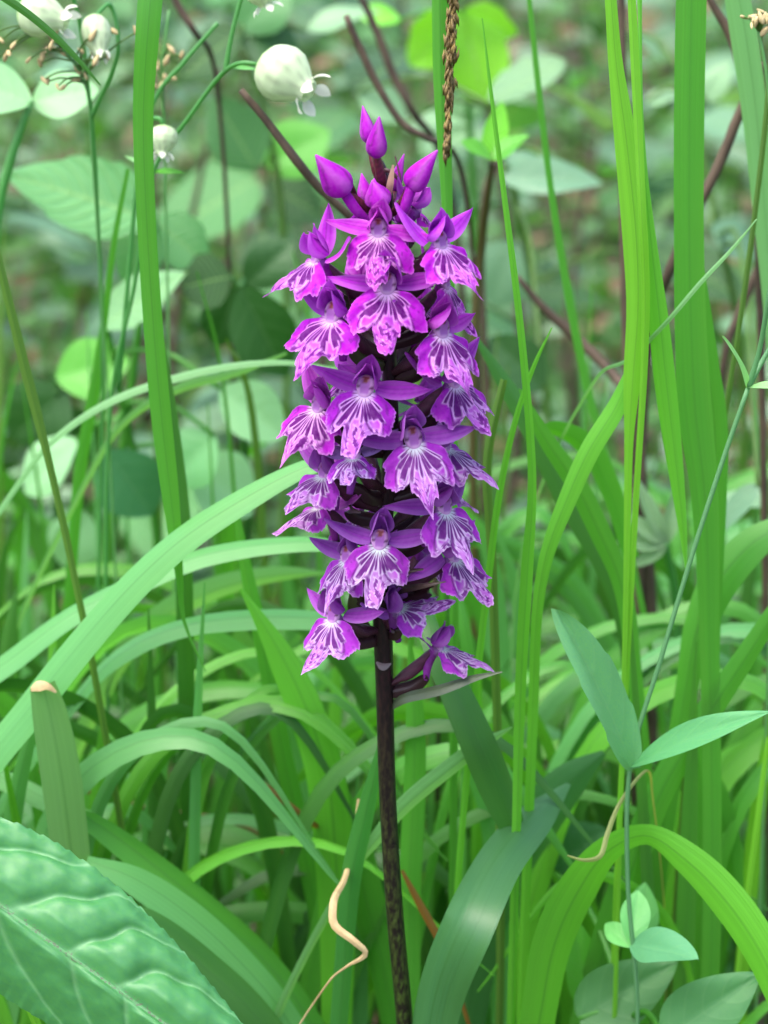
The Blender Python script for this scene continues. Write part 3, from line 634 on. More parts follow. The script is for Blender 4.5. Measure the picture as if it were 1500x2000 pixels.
blade('wide glossy blade arching over and falling to the lower right corner', BRIGHT, [(1540, 1980, -.012, 64), (1480, 1850, -.008, 74), (1410, 1750, -.003, 74), (1340, 1680, .002, 62), (1262, 1632, .008, 40), (1190, 1660, .010, 52), (1130, 1740, .012, 76), (1085, 1840, .012, 78), (1060, 1960, .012, 70)], (1040, .012), 36, .15)
blade('straight wide blade slanting up to the right edge through the campion', MID, [(1530, 1170, .035, 30), (1440, 1310, .035, 44), (1360, 1430, .035, 52), (1290, 1550, .035, 54), (1240, 1680, .035, 60), (1200, 1800, .035, 60), (1160, 1930, .035, 54)], (1130, .035), 22)
blade('dark broad leaf blade curving in from the right edge', MID, [(1540, 1020, .05, 40), (1470, 1060, .05, 66), (1400, 1140, .05, 74), (1362, 1230, .05, 60), (1340, 1340, .05, 44)], (1320, .06), -18)
blade('blade bending over to the right under the curling campion leaf', MID, [(1440, 1760, .05, 24), (1425, 1650, .05, 40), (1390, 1540, .05, 46), (1345, 1478, .05, 34), (1300, 1490, .055, 24), (1270, 1620, .06, 28)], (1260, .06), 24)
blade('fine upright blade at the right edge beside the bending blade', YEL, [(1500, 1440, .03, 8), (1480, 1600, .03, 12), (1460, 1750, .03, 12)], (1440, .03), 0)
blade('bright narrow blade standing near the right edge behind the slanting blade', YEL, [(1520, 1330, .06, 10), (1495, 1480, .06, 26), (1475, 1620, .06, 32), (1460, 1780, .06, 30)], (1450, .06), -14)
blade('yellowed wire-thin stalk curving low at the left under the puckered leaf', YEL, [(-30, 1840, -.01, 16), (20, 1890, -.01, 17), (55, 1960, -.01, 17)], (120, -.01), 0, .8, name='grass_stalk', cat='grass stalk')
blade('red-brown dead stalk lying slantwise left of the dark stem', (.22, .07, .02), [(350, 1420, .032, 6), (420, 1465, .032, 11), (510, 1530, .034, 13), (600, 1600, .036, 11), (660, 1650, .05, 9)], (760, .07), 0, .6, name='dead_stalk', mat=None, cat='stalk')
blade('second red-brown dead stalk crossing behind the browned pale blade', (.20, .09, .04), [(40, 1490, .07, 6), (170, 1545, .07, 10), (300, 1580, .07, 11), (450, 1605, .07, 9), (520, 1640, .07, 7)], (600, .08), 0, .6, name='dead_stalk', cat='stalk')
blade('orange dead strip standing right of the dark stem', (.30, .09, .02), [(785, 1700, .022, 6), (822, 1770, .022, 15), (855, 1830, .022, 15), (880, 1890, .022, 10)], (900, .03), 0, .6, name='dead_stalk', cat='stalk')
blade('pale dry bent tendril hanging below the campion leaves', (.30, .33, .10), [(1108, 1671, -.005, 3), (1140, 1680, -.005, 7), (1172, 1672, -.003, 10), (1186, 1630, 0, 10), (1210, 1570, .004, 8), (1262, 1506, .012, 6), (1275, 1560, .02, 4)], (1280, .03), 0, .6, name='dry_tendril', cat='tendril')
blade('curled dry straw-coloured leaf hooked beside the dark stem', (.5, .4, .2), [(700, 1560, .03, 4), (690, 1640, .026, 6), (674, 1712, .012, 11), (650, 1768, -.004, 15), (652, 1806, -.006, 16), (690, 1838, -.008, 14), (713, 1862, -.008, 12), (676, 1888, -.006, 5), (640, 1920, -.003, 4)], (610, .0), 10, .5, name='dry_leaf', mat=M_dry, cat='dry leaf')

# sward of blurred blades filling the meadow
k_ = 0
def where(px):
    for lim, tx in ((150, 'beside the leaning node stalk'), (380, 'under the wide hanging blade'), (620, 'by the bent-crown blade'), (820, 'behind the dark orchid stem'),
                    (1010, 'by the drooping broad blade'), (1180, 'around the slender pointed blade'), (1330, 'below the tall bright bunch'), (1480, 'by the campion stalk')):
        if px < lim: return tx
    return 'beyond the campion stalk'
CN = {MID: 'mid-green', BRIGHT: 'bright green', DARK: 'dark green', MINT: 'minty green', OLIVE: 'olive'}
def sward(n, nb, y0, y1, d0, d1, wpx, label, group, cols, lean=90, name='grass_tuft', spread=120, cat='grass tuft'):
    for i in range(n):
        dy = d0+(d1-d0)*rng.random()**1.2; cx = -120+1740*((i*.618034) % 1.0)
        g = gpt(cx, dy, .003); cc = rng.choice(cols); t = thing(name, g, label % (CN[cc], where(cx)), cat, group)
        for k in range(max(1, nb+rng.randint(-2, 2))):
            tip = at(cx+rng.gauss(0, spread), rng.uniform(y0, y1), dy+rng.uniform(-.02, .02))
            if tip.z < g.z+.03: tip.z = g.z+.03+.05*rng.random()
            root = g+Vector((rng.gauss(0, .006), rng.gauss(0, .005), 0))
            ln = tip.x-root.x; h = tip.z-root.z; droop = rng.random()
            p1 = root.lerp(tip, .30)+Vector((-.16*ln, 0, .10*h)); p2 = root.lerp(tip, .68)+Vector((-.12*ln, 0, .24*h*droop+.03*h))
            ww = rng.uniform(*wpx)*PX; P4, tl = [root, p1, p2, tip], rng.uniform(-35, 45); W4 = [ww*.75, ww, ww*.8, .0003]
            if nb > 3 and rng.random() < .45:
                s_ = -1 if rng.random() < .5 else 1; ln = s_*rng.uniform(.025, .07)*(1+dy); h = min(h, .16); yy = rng.uniform(-.015, .015)
                P4 = [root, root+Vector((.18*ln, yy*.3, .60*h)), root+Vector((.5*ln, yy*.6, .93*h)), root+Vector((.95*ln, yy, 1.0*h)), root+Vector((1.5*ln, yy*1.4, .80*h))]
                tl = rng.uniform(25, 55); W4 = [ww*.7, ww*.9, ww, ww*.75, .0003]
            Vb, Fb, Ub = ribbon(P4, W4, R(tl), .22, 30, g, R(rng.uniform(-50, 50)))
            c = cc if rng.random() < .6 else rng.choice(cols); j = rng.uniform(.65, 1.1)
            obj('blade', mesh('blade', Vb, Fb, Ub), M_grass, t, tuple(x*j for x in c))
sward(27, 6, 1050, 1850, .035, .16, (22, 60), '%s soft-focus grass tuft in the near sward %s', 'tufts of the near sward', [MID, MID, BRIGHT, DARK, DARK, MINT])  # dark green repeated to paint shaded gaps between blades
sward(22, 6, 860, 1400, .14, .34, (26, 60), '%s blurred grass tuft in the farther meadow %s', 'tufts of the far sward', [MID, DARK, MINT, DARK, MID])  # extra dark picks put shaded depth into the farther tufts
sward(13, 2, 380, 900, .08, .30, (9, 20), 'thin %s blurred stalks among undergrowth leaves %s', 'thin stalks among the undergrowth', [MID, OLIVE, MINT], 60, spread=50)

# ------------------------------------------------------------------ broad leaves
def leaf_mesh(L, W, seed=0, serr=0.0, nt_=24, nu=11, fold=.18, bend=-.12, peak=.42, quilt=0.0, nv=7, lobes=0, k1=.22, k2=.08, foldl=None):
    r = random.Random(seed); V, UV = [], []; ph = r.uniform(0, 6)
    rough_ = quilt > .03
    for j in range(nt_):
        v = j/(nt_-1); e = math.log(.5)/math.log(peak)
        hw = W/2*max(0, math.sin(math.pi*min(1, v*.985+.015)**e))**.75
        saw = serr*((v*(22 if serr > .05 else 34)) % 1.0)
        if lobes: hw *= .35+.65*abs(math.sin(v*math.pi*lobes))**.6
        hw = max(hw, .004*W)
        for i in range(nu):
            u = i/(nu-1)*2-1
            y = (fold if u > 0 or foldl is None else foldl)*abs(u)*hw + bend*v*v*L + .05*W*math.sin(6*v+ph+1.5*u)*abs(u)
            if quilt:
                vw = v + (rough_ and .022*math.sin(13*v+ph+(1.4 if u > 0 else 0))+.012*math.sin(31*v+9*u+ph)*abs(u)+.014*math.sin(6*u+19*v)*abs(u))
                pv = ((vw-k1*abs(u)-k2*abs(u)**3)*nv) % 1.0
                y += quilt*W*(1-abs(2*pv-1)**2.5 if True else 0)*min(1, abs(u)*5)*(1-abs(u)**4) - .4*quilt*W*math.exp(-(u/.06)**2)
            if rough_:
                X_ = u*hw; nz = math.sin(X_*55+v*21+ph)*math.sin(v*52-X_*18)+.45*math.sin(X_*95-v*38+1)*math.sin(v*88+X_*47+2)+.12*math.sin(X_*170+v*60)*math.sin(v*160-X_*70)
                y += .0075*W*nz*min(1, abs(u)*4) + .012*W*math.exp(-(u/.035)**2)
            V.append((hw*u*(1-saw*abs(u)**6)*(.5 if (foldl is not None and u < 0) else 1), y, L*v)); UV.append((u, vw if rough_ else v))
    return V, grid_faces(nu, nt_), UV
LEAFM = []
for i, (w_, s_, pk) in enumerate(((.62, .10, .45), (.75, 0, .5), (.5, .08, .38), (.85, .12, .42), (.36, 0, .4), (.66, .0, .36))):
    Vv, Ff, Uu = leaf_mesh(1, w_, 5+i, s_, 26, 11, .16, (-.15, -.1, -.22, -.08, -.2, -.12)[i], pk, .012, 8)
    me = mesh('leaf', Vv, Ff, Uu); me.materials.append(M_leaf if i != 4 else M_soft); LEAFM.append(me)
LEAFS = []
for me in LEAFM:
    me = me.copy(); me.materials.clear(); me.materials.append(M_soft); LEAFS.append(me)
def leaf_to(parent, origin, b0, tip, kind, width, normal, col, name='leaf', soft=False):
    d = tip-b0; L = d.length
    m_ = basis(b0-origin, d, normal)
    wm = (.62, .75, .5, .85, .36, .66)[kind]
    m_ = m_ @ Matrix.Diagonal((width/wm, L, L, 1))
    return obj(name, (LEAFS if soft else LEAFM)[kind], None, parent, col, m_)
VIEWN = Vector((0, -.75, .65))
def plant(name, label, cat, root, leaves, stemcol=MID, stem_pts=None, group=None, r0=.0011):
    """leaves: (base px, tip px, width px, dy, kind, normal, colour)"""
    g = gpt(*root); t = thing(name, g, label, cat, group)
    P0 = [at(*p) for p in stem_pts] if stem_pts else []
    P_ = [g]+P0
    if len(P_) < 2: P_.append(at(*leaves[0][0], leaves[0][3]))
    Vb, Fb, Ub = tube(P_, [r0*1.3]+[r0]*(len(P_)-2)+[r0*.6], 26, 7, g)
    obj('stem', mesh('stem', Vb, Fb, Ub), M_gstem, t, stemcol)
    C = spline([list(p) for p in P_], 60)
    for (bx, by), (tx, ty), wpx, dy, kind, nrm, col in leaves:
        b0 = at(bx, by, dy); tp = at(tx, ty, dy+ .25*abs(tx-bx)*PX*rng.uniform(-.5, .5)); 
        nrm = Vector(nrm) if nrm else VIEWN+Vector((rng.uniform(-.3, .3), 0, rng.uniform(-.2, .3)))
        lf = leaf_to(t, g, b0, tp, kind, wpx*ppx(b0), nrm, col, 'leaf', kind in (1, 5))
        i = int(np.argmin(np.linalg.norm(C-np.array(b0)-np.array([0, 0, .006]), axis=1))); i = max(0, min(i, 58)); s0 = Vector(C[i])
        if (s0-b0).length > .0008:
            Vb, Fb, Ub = tube([s0, s0.lerp(b0, .5)+Vector((0, 0, .15*(s0-b0).length)), b0], [r0*.8, r0*.6, r0*.5], 10, 6, g)
            obj('petiole', mesh('petiole', Vb, Fb, Ub), M_gstem, t, stemcol)
    return t
FLAT = (0, -.35, 1)
plant('leafy_seedling', 'pale flat leaf on a slender stalk by the upper left grass tip', 'plant', (-40, .12),
      [((60, 200), (-90, 150), 120, .12, 1, (0, -.75, .65), PALE2), ((62, 200), (190, 170), 110, .125, 1, (0, -.75, .65), PALE2)], MINT, [(-10, 460, .12), (18, 320, .12), (58, 205, .12)])
plant('bramble_shoot', 'large toothed ribbed leaf lying behind the tall left blade', 'plant', (60, .17),
      [((300, 430), (10, 330), 170, .17, 3, (0, -.8, .6), MINT2), ((300, 430), (420, 520), 120, .19, 0, None, MINT2), ((300, 430), (240, 560), 110, .18, 0, (0, -.9, .4), MINT2)], MID, [(250, 800, .17), (300, 435, .17)])
plant('hazel_shoot', 'dark ribbed leaves beside the upper bladder flower', 'plant', (520, .30),  # mostly dark green leaf colours
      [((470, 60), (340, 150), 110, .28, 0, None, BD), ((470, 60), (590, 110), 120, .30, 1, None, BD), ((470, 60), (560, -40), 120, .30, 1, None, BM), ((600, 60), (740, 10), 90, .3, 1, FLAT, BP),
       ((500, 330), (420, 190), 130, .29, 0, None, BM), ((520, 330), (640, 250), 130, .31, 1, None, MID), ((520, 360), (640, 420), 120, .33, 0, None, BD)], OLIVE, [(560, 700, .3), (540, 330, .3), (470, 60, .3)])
plant('dark_round_seedling', 'dark rounded leaves left of the orchid florets', 'plant', (470, .2),  # all leaves in very dark greens
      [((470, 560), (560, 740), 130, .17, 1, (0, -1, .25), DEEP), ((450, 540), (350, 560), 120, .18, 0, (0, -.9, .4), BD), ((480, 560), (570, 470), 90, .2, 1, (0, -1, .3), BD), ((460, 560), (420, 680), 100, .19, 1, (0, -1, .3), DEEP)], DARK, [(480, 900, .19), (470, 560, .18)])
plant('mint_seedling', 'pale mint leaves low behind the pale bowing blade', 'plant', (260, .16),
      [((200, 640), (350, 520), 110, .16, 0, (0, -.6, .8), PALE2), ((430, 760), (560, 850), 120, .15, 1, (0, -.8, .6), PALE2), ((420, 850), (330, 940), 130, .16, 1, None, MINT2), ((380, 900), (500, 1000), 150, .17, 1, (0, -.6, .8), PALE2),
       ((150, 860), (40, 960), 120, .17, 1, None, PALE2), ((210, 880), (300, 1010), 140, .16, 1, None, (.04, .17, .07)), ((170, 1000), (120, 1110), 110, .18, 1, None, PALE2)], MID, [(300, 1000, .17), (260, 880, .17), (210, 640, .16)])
plant('dark_seedling', 'deep green leaf clump behind the leaning node stalk', 'plant', (60, .2),  # two deep green leaves and one mid-green
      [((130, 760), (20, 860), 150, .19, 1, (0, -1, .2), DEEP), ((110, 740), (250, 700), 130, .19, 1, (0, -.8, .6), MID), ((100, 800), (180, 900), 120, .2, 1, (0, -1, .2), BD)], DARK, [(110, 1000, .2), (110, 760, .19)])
plant('hop_shoot', 'bright yellow-green leaves painted as if backlit behind the brown grass spike', 'plant', (960, .34),  # backlit glow put into the yellow-green leaf colour
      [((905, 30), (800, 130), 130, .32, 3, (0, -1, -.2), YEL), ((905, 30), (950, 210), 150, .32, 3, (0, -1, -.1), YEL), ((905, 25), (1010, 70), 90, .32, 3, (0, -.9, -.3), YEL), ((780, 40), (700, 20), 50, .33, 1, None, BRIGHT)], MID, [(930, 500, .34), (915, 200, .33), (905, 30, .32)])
plant('nettle_shoot', 'small bright pointed leaves beside the slender pointed blade', 'plant', (960, .15),
      [((962, 312), (905, 270), 55, .14, 1, FLAT, (.06, .26, .015)), ((962, 312), (1030, 258), 62, .14, 1, FLAT, (.06, .26, .015)), ((962, 308), (975, 200), 55, .15, 2, None, BRIGHT)], (.12, .06, .03), [(925, 700, .15), (940, 480, .15), (962, 312, .14)])
plant('round_leaved_shoot', 'large soft mint leaves behind the thin blurred blade', 'plant', (1100, .3),
      [((960, 200), (1100, 110), 150, .28, 3, FLAT, BP), ((980, 350), (1180, 345), 95, .25, 1, (0, -.6, .8), BB), ((1090, 340), (980, 300), 70, .26, 1, FLAT, BB), ((780, 250), (915, 230), 80, .3, 1, FLAT, BP), ((700, 180), (800, 230), 90, .3, 1, None, BP), ((1000, 470), (960, 600), 140, .3, 1, None, BB), ((1060, 760), (960, 660), 110, .2, 1, (0, -1, .3), BD)], OLIVE, [(1060, 700, .3), (1000, 350, .28), (970, 200, .28)])
plant('cranesbill_leaf', 'pale deeply cut leaf near the brown woody stem', 'plant', (1300, .13),
      [((1300, 1060), (1245, 935), 34, .11, 2, (0, -1, .3), BP), ((1300, 1060), (1215, 1000), 34, .11, 2, (0, -1, .3), BP), ((1300, 1060), (1205, 1060), 36, .11, 2, (0, -1, .3), BP), ((1300, 1060), (1235, 1110), 34, .11, 2, (0, -1, .3), BP), ((1300, 1060), (1325, 950), 34, .11, 2, (0, -1, .3), BP)], MINT, [(1320, 1200, .12), (1300, 1060, .11)])
plant('grey_leaved_shoot', 'grey-green leaves by the right edge behind the broad flat blade', 'plant', (1440, .3),
      [((1390, 440), (1480, 500), 90, .28, 1, None, BB), ((1260, 200), (1330, 180), 60, .3, 1, FLAT, BP), ((1240, 60), (1300, 120), 50, .32, 1, FLAT, BP), ((1380, 200), (1420, 120), 60, .3, 1, None, BP), ((1480, 950), (1380, 1040), 60, .12, 4, FLAT, BB), ((1500, 980), (1400, 960), 60, .13, 4, FLAT, BP)], OLIVE, [(1450, 700, .3), (1400, 440, .29), (1340, 150, .3)])
plant('lance_leaved_shoot', 'broad dark green leaves low in the right corner', 'plant', (1300, .03),  # broad leaves in dark green, smaller ones lighter
      [((1130, 1990), (1320, 1880), 130, .02, 5, (0, -.8, .6), (.04, .16, .04)), ((1300, 2030), (1480, 1905), 130, .0, 5, (0, -.8, .6), (.05, .19, .06)), ((1150, 1960), (1120, 1790), 80, .035, 5, None, MID), ((1240, 1860), (1262, 1730), 70, .03, 1, (0, -1, .3), MINT), ((1080, 1700), (1180, 1620), 120, .06, 1, (0, -1, .3), (.04, .16, .05))], MID, [(1260, 2080, .02), (1230, 1980, .02)])
# puckered leaf in the near left corner, built finely
g = gpt(-420, -.03); dock = thing('dock_plant', g, 'large puckered green leaf with pale midrib in the near lower left', 'plant')
b0, tp = at(-230, 1605, -.030), at(600, 2190, -.052)
Vv, Ff, Uu = leaf_mesh(1, .44, 77, .03, 220, 81, .06, -.02, .40, .066, 7, 0, .10, .12, -.9)
m_ = basis(b0-g, tp-b0, (.25, -.62, .75)); L_ = (tp-b0).length
obj('leaf', mesh('dock_leaf', Vv, Ff, Uu), M_dock, dock, (.042, .19, .06), m_ @ Matrix.Diagonal((L_*.76, L_*.8, L_, 1)))
Vb, Fb, Ub = tube([g, g.lerp(b0, .55)+Vector((-.01, 0, .02)), b0, b0.lerp(tp, .06)], [.002, .0018, .0014, .001], 24, 8, g)
obj('petiole', mesh('petiole', Vb, Fb, Ub), M_gstem, dock, PALE)

# ------------------------------------------------------------------ bladder campions
def bladder_mesh(seed):
    r = random.Random(seed); V, C = [], []; n, m2 = 28, 20
    prof = [(0, .12), (.06, .55), (.18, .86), (.38, 1.0), (.58, .95), (.76, .72), (.9, .46), (1.0, .40)]
    pz, pr = zip(*prof)
    for j in range(m2):
        v = j/(m2-1); rad_ = np.interp(v, pz, pr)
        for i in range(n):
            a = 2*math.pi*i/n; rb = rad_*(1+.025*math.cos(10*a))
            V.append((.5*rb*math.cos(a), .5*rb*math.sin(a), 1.25*v))
            c = np.array((.66, .80, .52)); vein = .5+.5*math.cos(10*a+1.2*math.sin(v*9)); c = c*(1-.28*vein**4)
            if v < .12: c = c*np.array((.75, .9, .6))
            C.append(c)
    F = [(j*n+i, j*n+(i+1) % n, (j+1)*n+(i+1) % n, (j+1)*n+i) for j in range(m2-1) for i in range(n)]
    return mesh('calyx', V, F, None, C)
CALYX = bladder_mesh(1); CALYX.materials.append(M_bladder)
def frill(seed):
    Vv, Ff, Uu = leaf_mesh(1, .8, seed, 0, 12, 7, .3, -.5, .6, 0, 5, 0); me = mesh('petal', Vv, Ff, Uu); me.materials.append(M_white); return me
FRILL = [frill(i) for i in range(3)]
def bladder(parent, origin, b, tip, width):
    """calyx from its stalk end b to its mouth tip (px, py, dy)"""
    B, T = at(*b), at(*tip); L = (T-B).length; w_ = width*ppx(B)
    m_ = basis(B-origin, T-B, (0, -1, .2)) @ Matrix.Diagonal((w_, w_, L/1.25, 1))
    c = obj('calyx', CALYX, None, parent, None, m_)
    for i in range(5):
        a = 2*math.pi*i/5+rng.random()*.4
        pm = basis((.20*math.cos(a), .20*math.sin(a), 1.15), (.8*math.cos(a), .8*math.sin(a), .55*L/w_), (-math.sin(a)*.2+math.cos(a)*.4, math.cos(a)*.2+math.sin(a)*.4, -1))
        obj('petal', FRILL[i % 3], None, c, None, pm @ Matrix.Diagonal((.30, .30, .26*w_/L*1.6, 1)))
def campion(label, root, stems, blads, leaves=(), col=BLUE):
    g = gpt(*root); t = thing('bladder_campion', g, label, 'wildflower')
    for i, s in enumerate(stems):
        P_ = [at(*p) for p in s]
        if i == 0: P_ = [g]+P_
        Vb, Fb, Ub = tube(P_, [.00055]+[.00045]*(len(P_)-2)+[.0004], 40, 7, g)
        obj('stem', mesh('stem', Vb, Fb, Ub), M_gstem, t, col)
    for b in blads: bladder(t, g, *b)
    for (bx, by, d0), (tx, ty, d1), wpx, kind, nrm, c in leaves:
        leaf_to(t, g, at(bx, by, d0), at(tx, ty, d1), kind, wpx*ppx(at(bx, by, d0)), Vector(nrm), c, 'leaf', True)
    return t
campion('bladder campion with pale swollen flower hanging left above the orchid', (200, .10),
        [[(215, 800, .085), (262, 560, .08), (300, 335, .075), (372, 225, .07), (440, 138, .065), (480, 122, .06), (512, 128, .06)], [(440, 138, .065), (452, 70, .065), (470, 0, .065), (490, -60, .065)],
         [(300, 335, .075), (270, 250, .075), (312, 232, .07), (320, 248, .07)], [(230, 760, .085), (300, 200, .08), (360, 120, .08), (425, 45, .08)]],
        [((512, 116, .06), (604, 180, .055), 112), ((322, 244, .07), (316, 302, .068), 56)],
        [((440, 135, .065), (500, 125, .06), 10, 4, (0, -.6, .8), MINT), ((300, 335, .075), (352, 330, .07), 12, 4, (0, -.8, .6), MID), ((300, 335, .075), (245, 300, .075), 12, 4, (0, -.8, .6), PALE)], MINT)
campion('bladder campion with two white swollen flowers behind the dark blade tip', (120, .12),
        [[(200, 700, .10), (190, 420, .09), (178, 230, .085), (130, -30, .08), (60, -60, .075), (40, 0, .07)], [(178, 230, .085), (230, 100, .08), (215, 10, .08), (185, 32, .075)], [(100, -45, .075), (300, -90, .07), (470, -80, .065), (505, -50, .065)]],
        [((36, 20, .07), (130, 42, .068), 86), ((182, 30, .075), (196, 108, .07), 58), ((500, -40, .065), (520, 12, .065), 62)], [], MINT)
campion('campion stalk with opposed leaves slanting down the right-hand side', (1260, .004),
        [[(1245, 1980, .004), (1226, 1720, .004), (1232, 1490, .004), (1290, 1290, .004), (1350, 1090, .004), (1415, 890, .004), (1462, 755, .004)],
         [(1462, 755, .004), (1482, 690, .003), (1505, 560, .0), (1530, 430, 0)], [(1462, 755, .004), (1492, 700, .006), (1530, 640, .006)]], [],
        [((1236, 1502, .003), (1128, 1200, -.004), 112, 0, (.15, -.6, .8), (.09, .29, .12)),
         ((1236, 1496, .003), (1465, 1362, -.012), 62, 4, (-.1, -.55, .85), (.07, .27, .11)),
         ((1232, 1845, .004), (1350, 1860, -.012), 82, 1, (0, -.7, .75), (.08, .27, .14)), ((1232, 1845, .004), (1248, 1735, .012), 60, 1, (0, -.9, .4), MINT),
         ((1232, 1850, .004), (1180, 1800, .01), 44, 1, (0, -.8, .6), MINT),
         ((1460, 757, .004), (1438, 660, -.002), 18, 4, (.5, -.7, .5), PALE), ((1460, 757, .004), (1530, 742, -.002), 22, 4, (0, -.5, .9), PALE)], (.17, .40, .20))
# brown-flowered grass spike standing behind the top of the orchid
g = gpt(890, .035); spk = thing('sedge_stalk', g, 'upright green stalk with a narrow brown flower spike behind the buds', 'grass stalk')
P_ = [g, at(885, 900, .035), at(873, 420, .035), at(862, 150, .035), at(858, -120, .035)]
Vb, Fb, Ub = ribbon(P_, [.0016, .0018, .0020, .0032, .0030], R(8), .5, 60, g); obj('stem', mesh('stem', Vb, Fb, Ub), M_grass, spk, MID)
Vs, Fs = [], []
for i in range(420):
    t_ = rng.random(); p = at(890-18*t_+rng.gauss(0, 6.5-3.5*t_), -110+420*t_, .032+rng.gauss(0, .0006)); d = Vector((rng.uniform(-.3, .3), rng.uniform(-.3, .1), 1)).normalized()
    s = .0015*rng.uniform(.5, 1.2); q = Vector((1, 0, 0)).cross(d).normalized(); x_ = q.cross(d); k0 = len(Vs)
    Vs += [p-d*s-g] + [p+(x_*math.cos(a)+q*math.sin(a))*s*.22-g for a in (0, 1.57, 3.14, 4.71)] + [p+d*s-g]
    for a in range(4): Fs += [(k0, k0+1+(a+1) % 4, k0+1+a), (k0+5, k0+1+a, k0+1+(a+1) % 4)]
tag(obj('flower_spike', mesh('flower_spike', Vs, Fs), M_brown, spk), None, None, None, 'stuff')
# straw-coloured grass panicles
def panicle(label, root, stem, spots):
    g = gpt(*root); t = thing('grass_panicle', g, label, 'grass panicle')
    P_ = [g]+[at(*p) for p in stem]; Vb, Fb, Ub = tube(P_, [.0003]*len(P_), 40, 6, g); obj('stem', mesh('stem', Vb, Fb, Ub), M_gstem, t, PALE)
    C = spline([list(p) for p in P_], 80)
    for (x, y, dy) in spots:
        p = at(x, y, dy); i = int(np.argmin(np.linalg.norm(C-np.array(p), axis=1))); s0 = Vector(C[max(0, i-2)])
        Vb, Fb, Ub = tube([s0, s0.lerp(p, .6)+Vector((0, 0, .0008)), p], [.00022, .0002, .00018], 8, 5, g); br = obj('branch', mesh('branch', Vb, Fb, Ub), M_gstem, t, OLIVE)
        d = Vector((rng.uniform(-.6, .6), rng.uniform(-.4, .2), rng.uniform(-.4, .8))).normalized(); s = rng.uniform(.0006, .0012)
        Vb, Fb, Ub = tube([p-d*s, p-d*s*.3, p+d*s*.5, p+d*s*1.4], [.0002, s*.5, s*.42, .0001], 10, 7, g)
        obj('spikelet', mesh('spikelet', Vb, Fb, Ub), M_seed, br)
panicle('straw-coloured seed panicle hanging below the two white campion flowers', (250, .10), [(205, 700, .09), (180, 300, .08), (165, 160, .075), (110, 80, .07), (60, 30, .07)],
        [(rng.gauss(95, 55), rng.gauss(95, 32), .072+rng.gauss(0, .004)) for _ in range(30)]+[(150, 155, .074), (55, 118, .07), (168, 150, .074)])
panicle('straw-coloured seed panicle peeping past the right edge of the tall left blade', (345, .12), [(330, 700, .11), (322, 300, .105), (318, 120, .10), (330, 20, .10)],
        [(318+rng.gauss(0, 16), rng.uniform(70, 170), .10+rng.gauss(0, .004)) for _ in range(14)])
panicle('cream seed cluster at the upper right edge', (1520, .05), [(1515, 600, .045), (1500, 170, .04), (1478, 40, .04)], [(1482+rng.gauss(0, 18), rng.gauss(40, 9), .04+rng.gauss(0, .002)) for _ in range(16)])

# ------------------------------------------------------------------ woody twigs
def twig(label, pts_, wid, root=None, col=None):
    P_ = [at(*p) for p in pts_]; rd = [x*ppx(p)/2 for x, p in zip(wid, P_)]
    if root is not None: P_.append(gpt(*root)); rd.append(rd[-1])
    o0 = P_[-1]
    Vb, Fb, Ub = tube(P_, rd, 40, 9, o0); V2 = []
    r = random.Random(int(pts_[0][0]))
    for v in Vb: V2.append(Vector(v)+Vector((r.gauss(0, 1), r.gauss(0, 1), r.gauss(0, 1)))*rd[0]*.05)
    o = obj('twig', mesh('twig', V2, Fb, Ub), M_twig); o.location = o0
    return tag(o, label, 'twig')
twig('bare brown twig broken off near the campion, slanting down behind the buds', [(470, 176, .06), (520, 235, .06), (576, 310, .06), (622, 365, .062), (690, 430, .065), (800, 560, .08)], [14, 15, 19, 17, 16, 16], (860, .12))
twig('dark slanting twig with a forked end above the buds', [(676, 30, .12), (704, 95, .12), (745, 180, .12), (790, 245, .12), (830, 268, .12), (900, 330, .14)], [13, 15, 15, 14, 12, 10], (960, .2))
twig('greyish twig parallel to the forked one, farther back', [(690, -40, .2), (735, 60, .2), (770, 150, .2), (805, 215, .2), (870, 330, .22)], [14, 17, 18, 16, 14], (960, .3))
twig('thick brown stem upright behind the tall right-hand bunch', [(1212, -80, .12), (1215, 200, .12), (1222, 420, .12), (1226, 600, .12), (1235, 800, .12), (1250, 960, .12), (1262, 1120, .12), (1268, 1290, .12)], [14, 20, 26, 28, 30, 34, 36, 36], (1280, .12))
twig('brown twig running up past the right side of the broad flat blade', [(1490, 120, .10), (1445, 220, .10), (1400, 330, .10), (1350, 430, .10), (1305, 535, .10), (1270, 640, .11)], [18, 20, 21, 20, 20, 20], (1262, .12))
twig('brown twig bowing behind the thin blurred blade', [(1010, 540, .14), (1060, 600, .14), (1130, 665, .14), (1200, 735, .135), (1236, 800, .125)], [10, 17, 20, 20, 18], (1262, .12))
twig('thin dark twig at the upper edge left of the bladder flower', [(320, -60, .15), (350, 15, .15), (380, 62, .15), (420, 140, .17)], [15, 16, 13, 10], (480, .25))
twig('brown twig under the small bright pointed leaves', [(985, 300, .2), (955, 350, .2), (942, 430, .2), (940, 560, .2), (948, 720, .2)], [9, 14, 15, 15, 14], (960, .2))
twig('reddish twig by the right edge behind the campion stalk', [(1520, 440, .14), (1478, 530, .14), (1440, 620, .14), (1415, 700, .14)], [14, 18, 18, 16], (1380, .18))
twig('dark twig end in the top right corner', [(1375, -20, .09), (1402, 25, .09), (1430, 75, .09), (1450, 150, .09), (1470, 260, .10)], [10, 16, 20, 18, 16], (1560, .12))

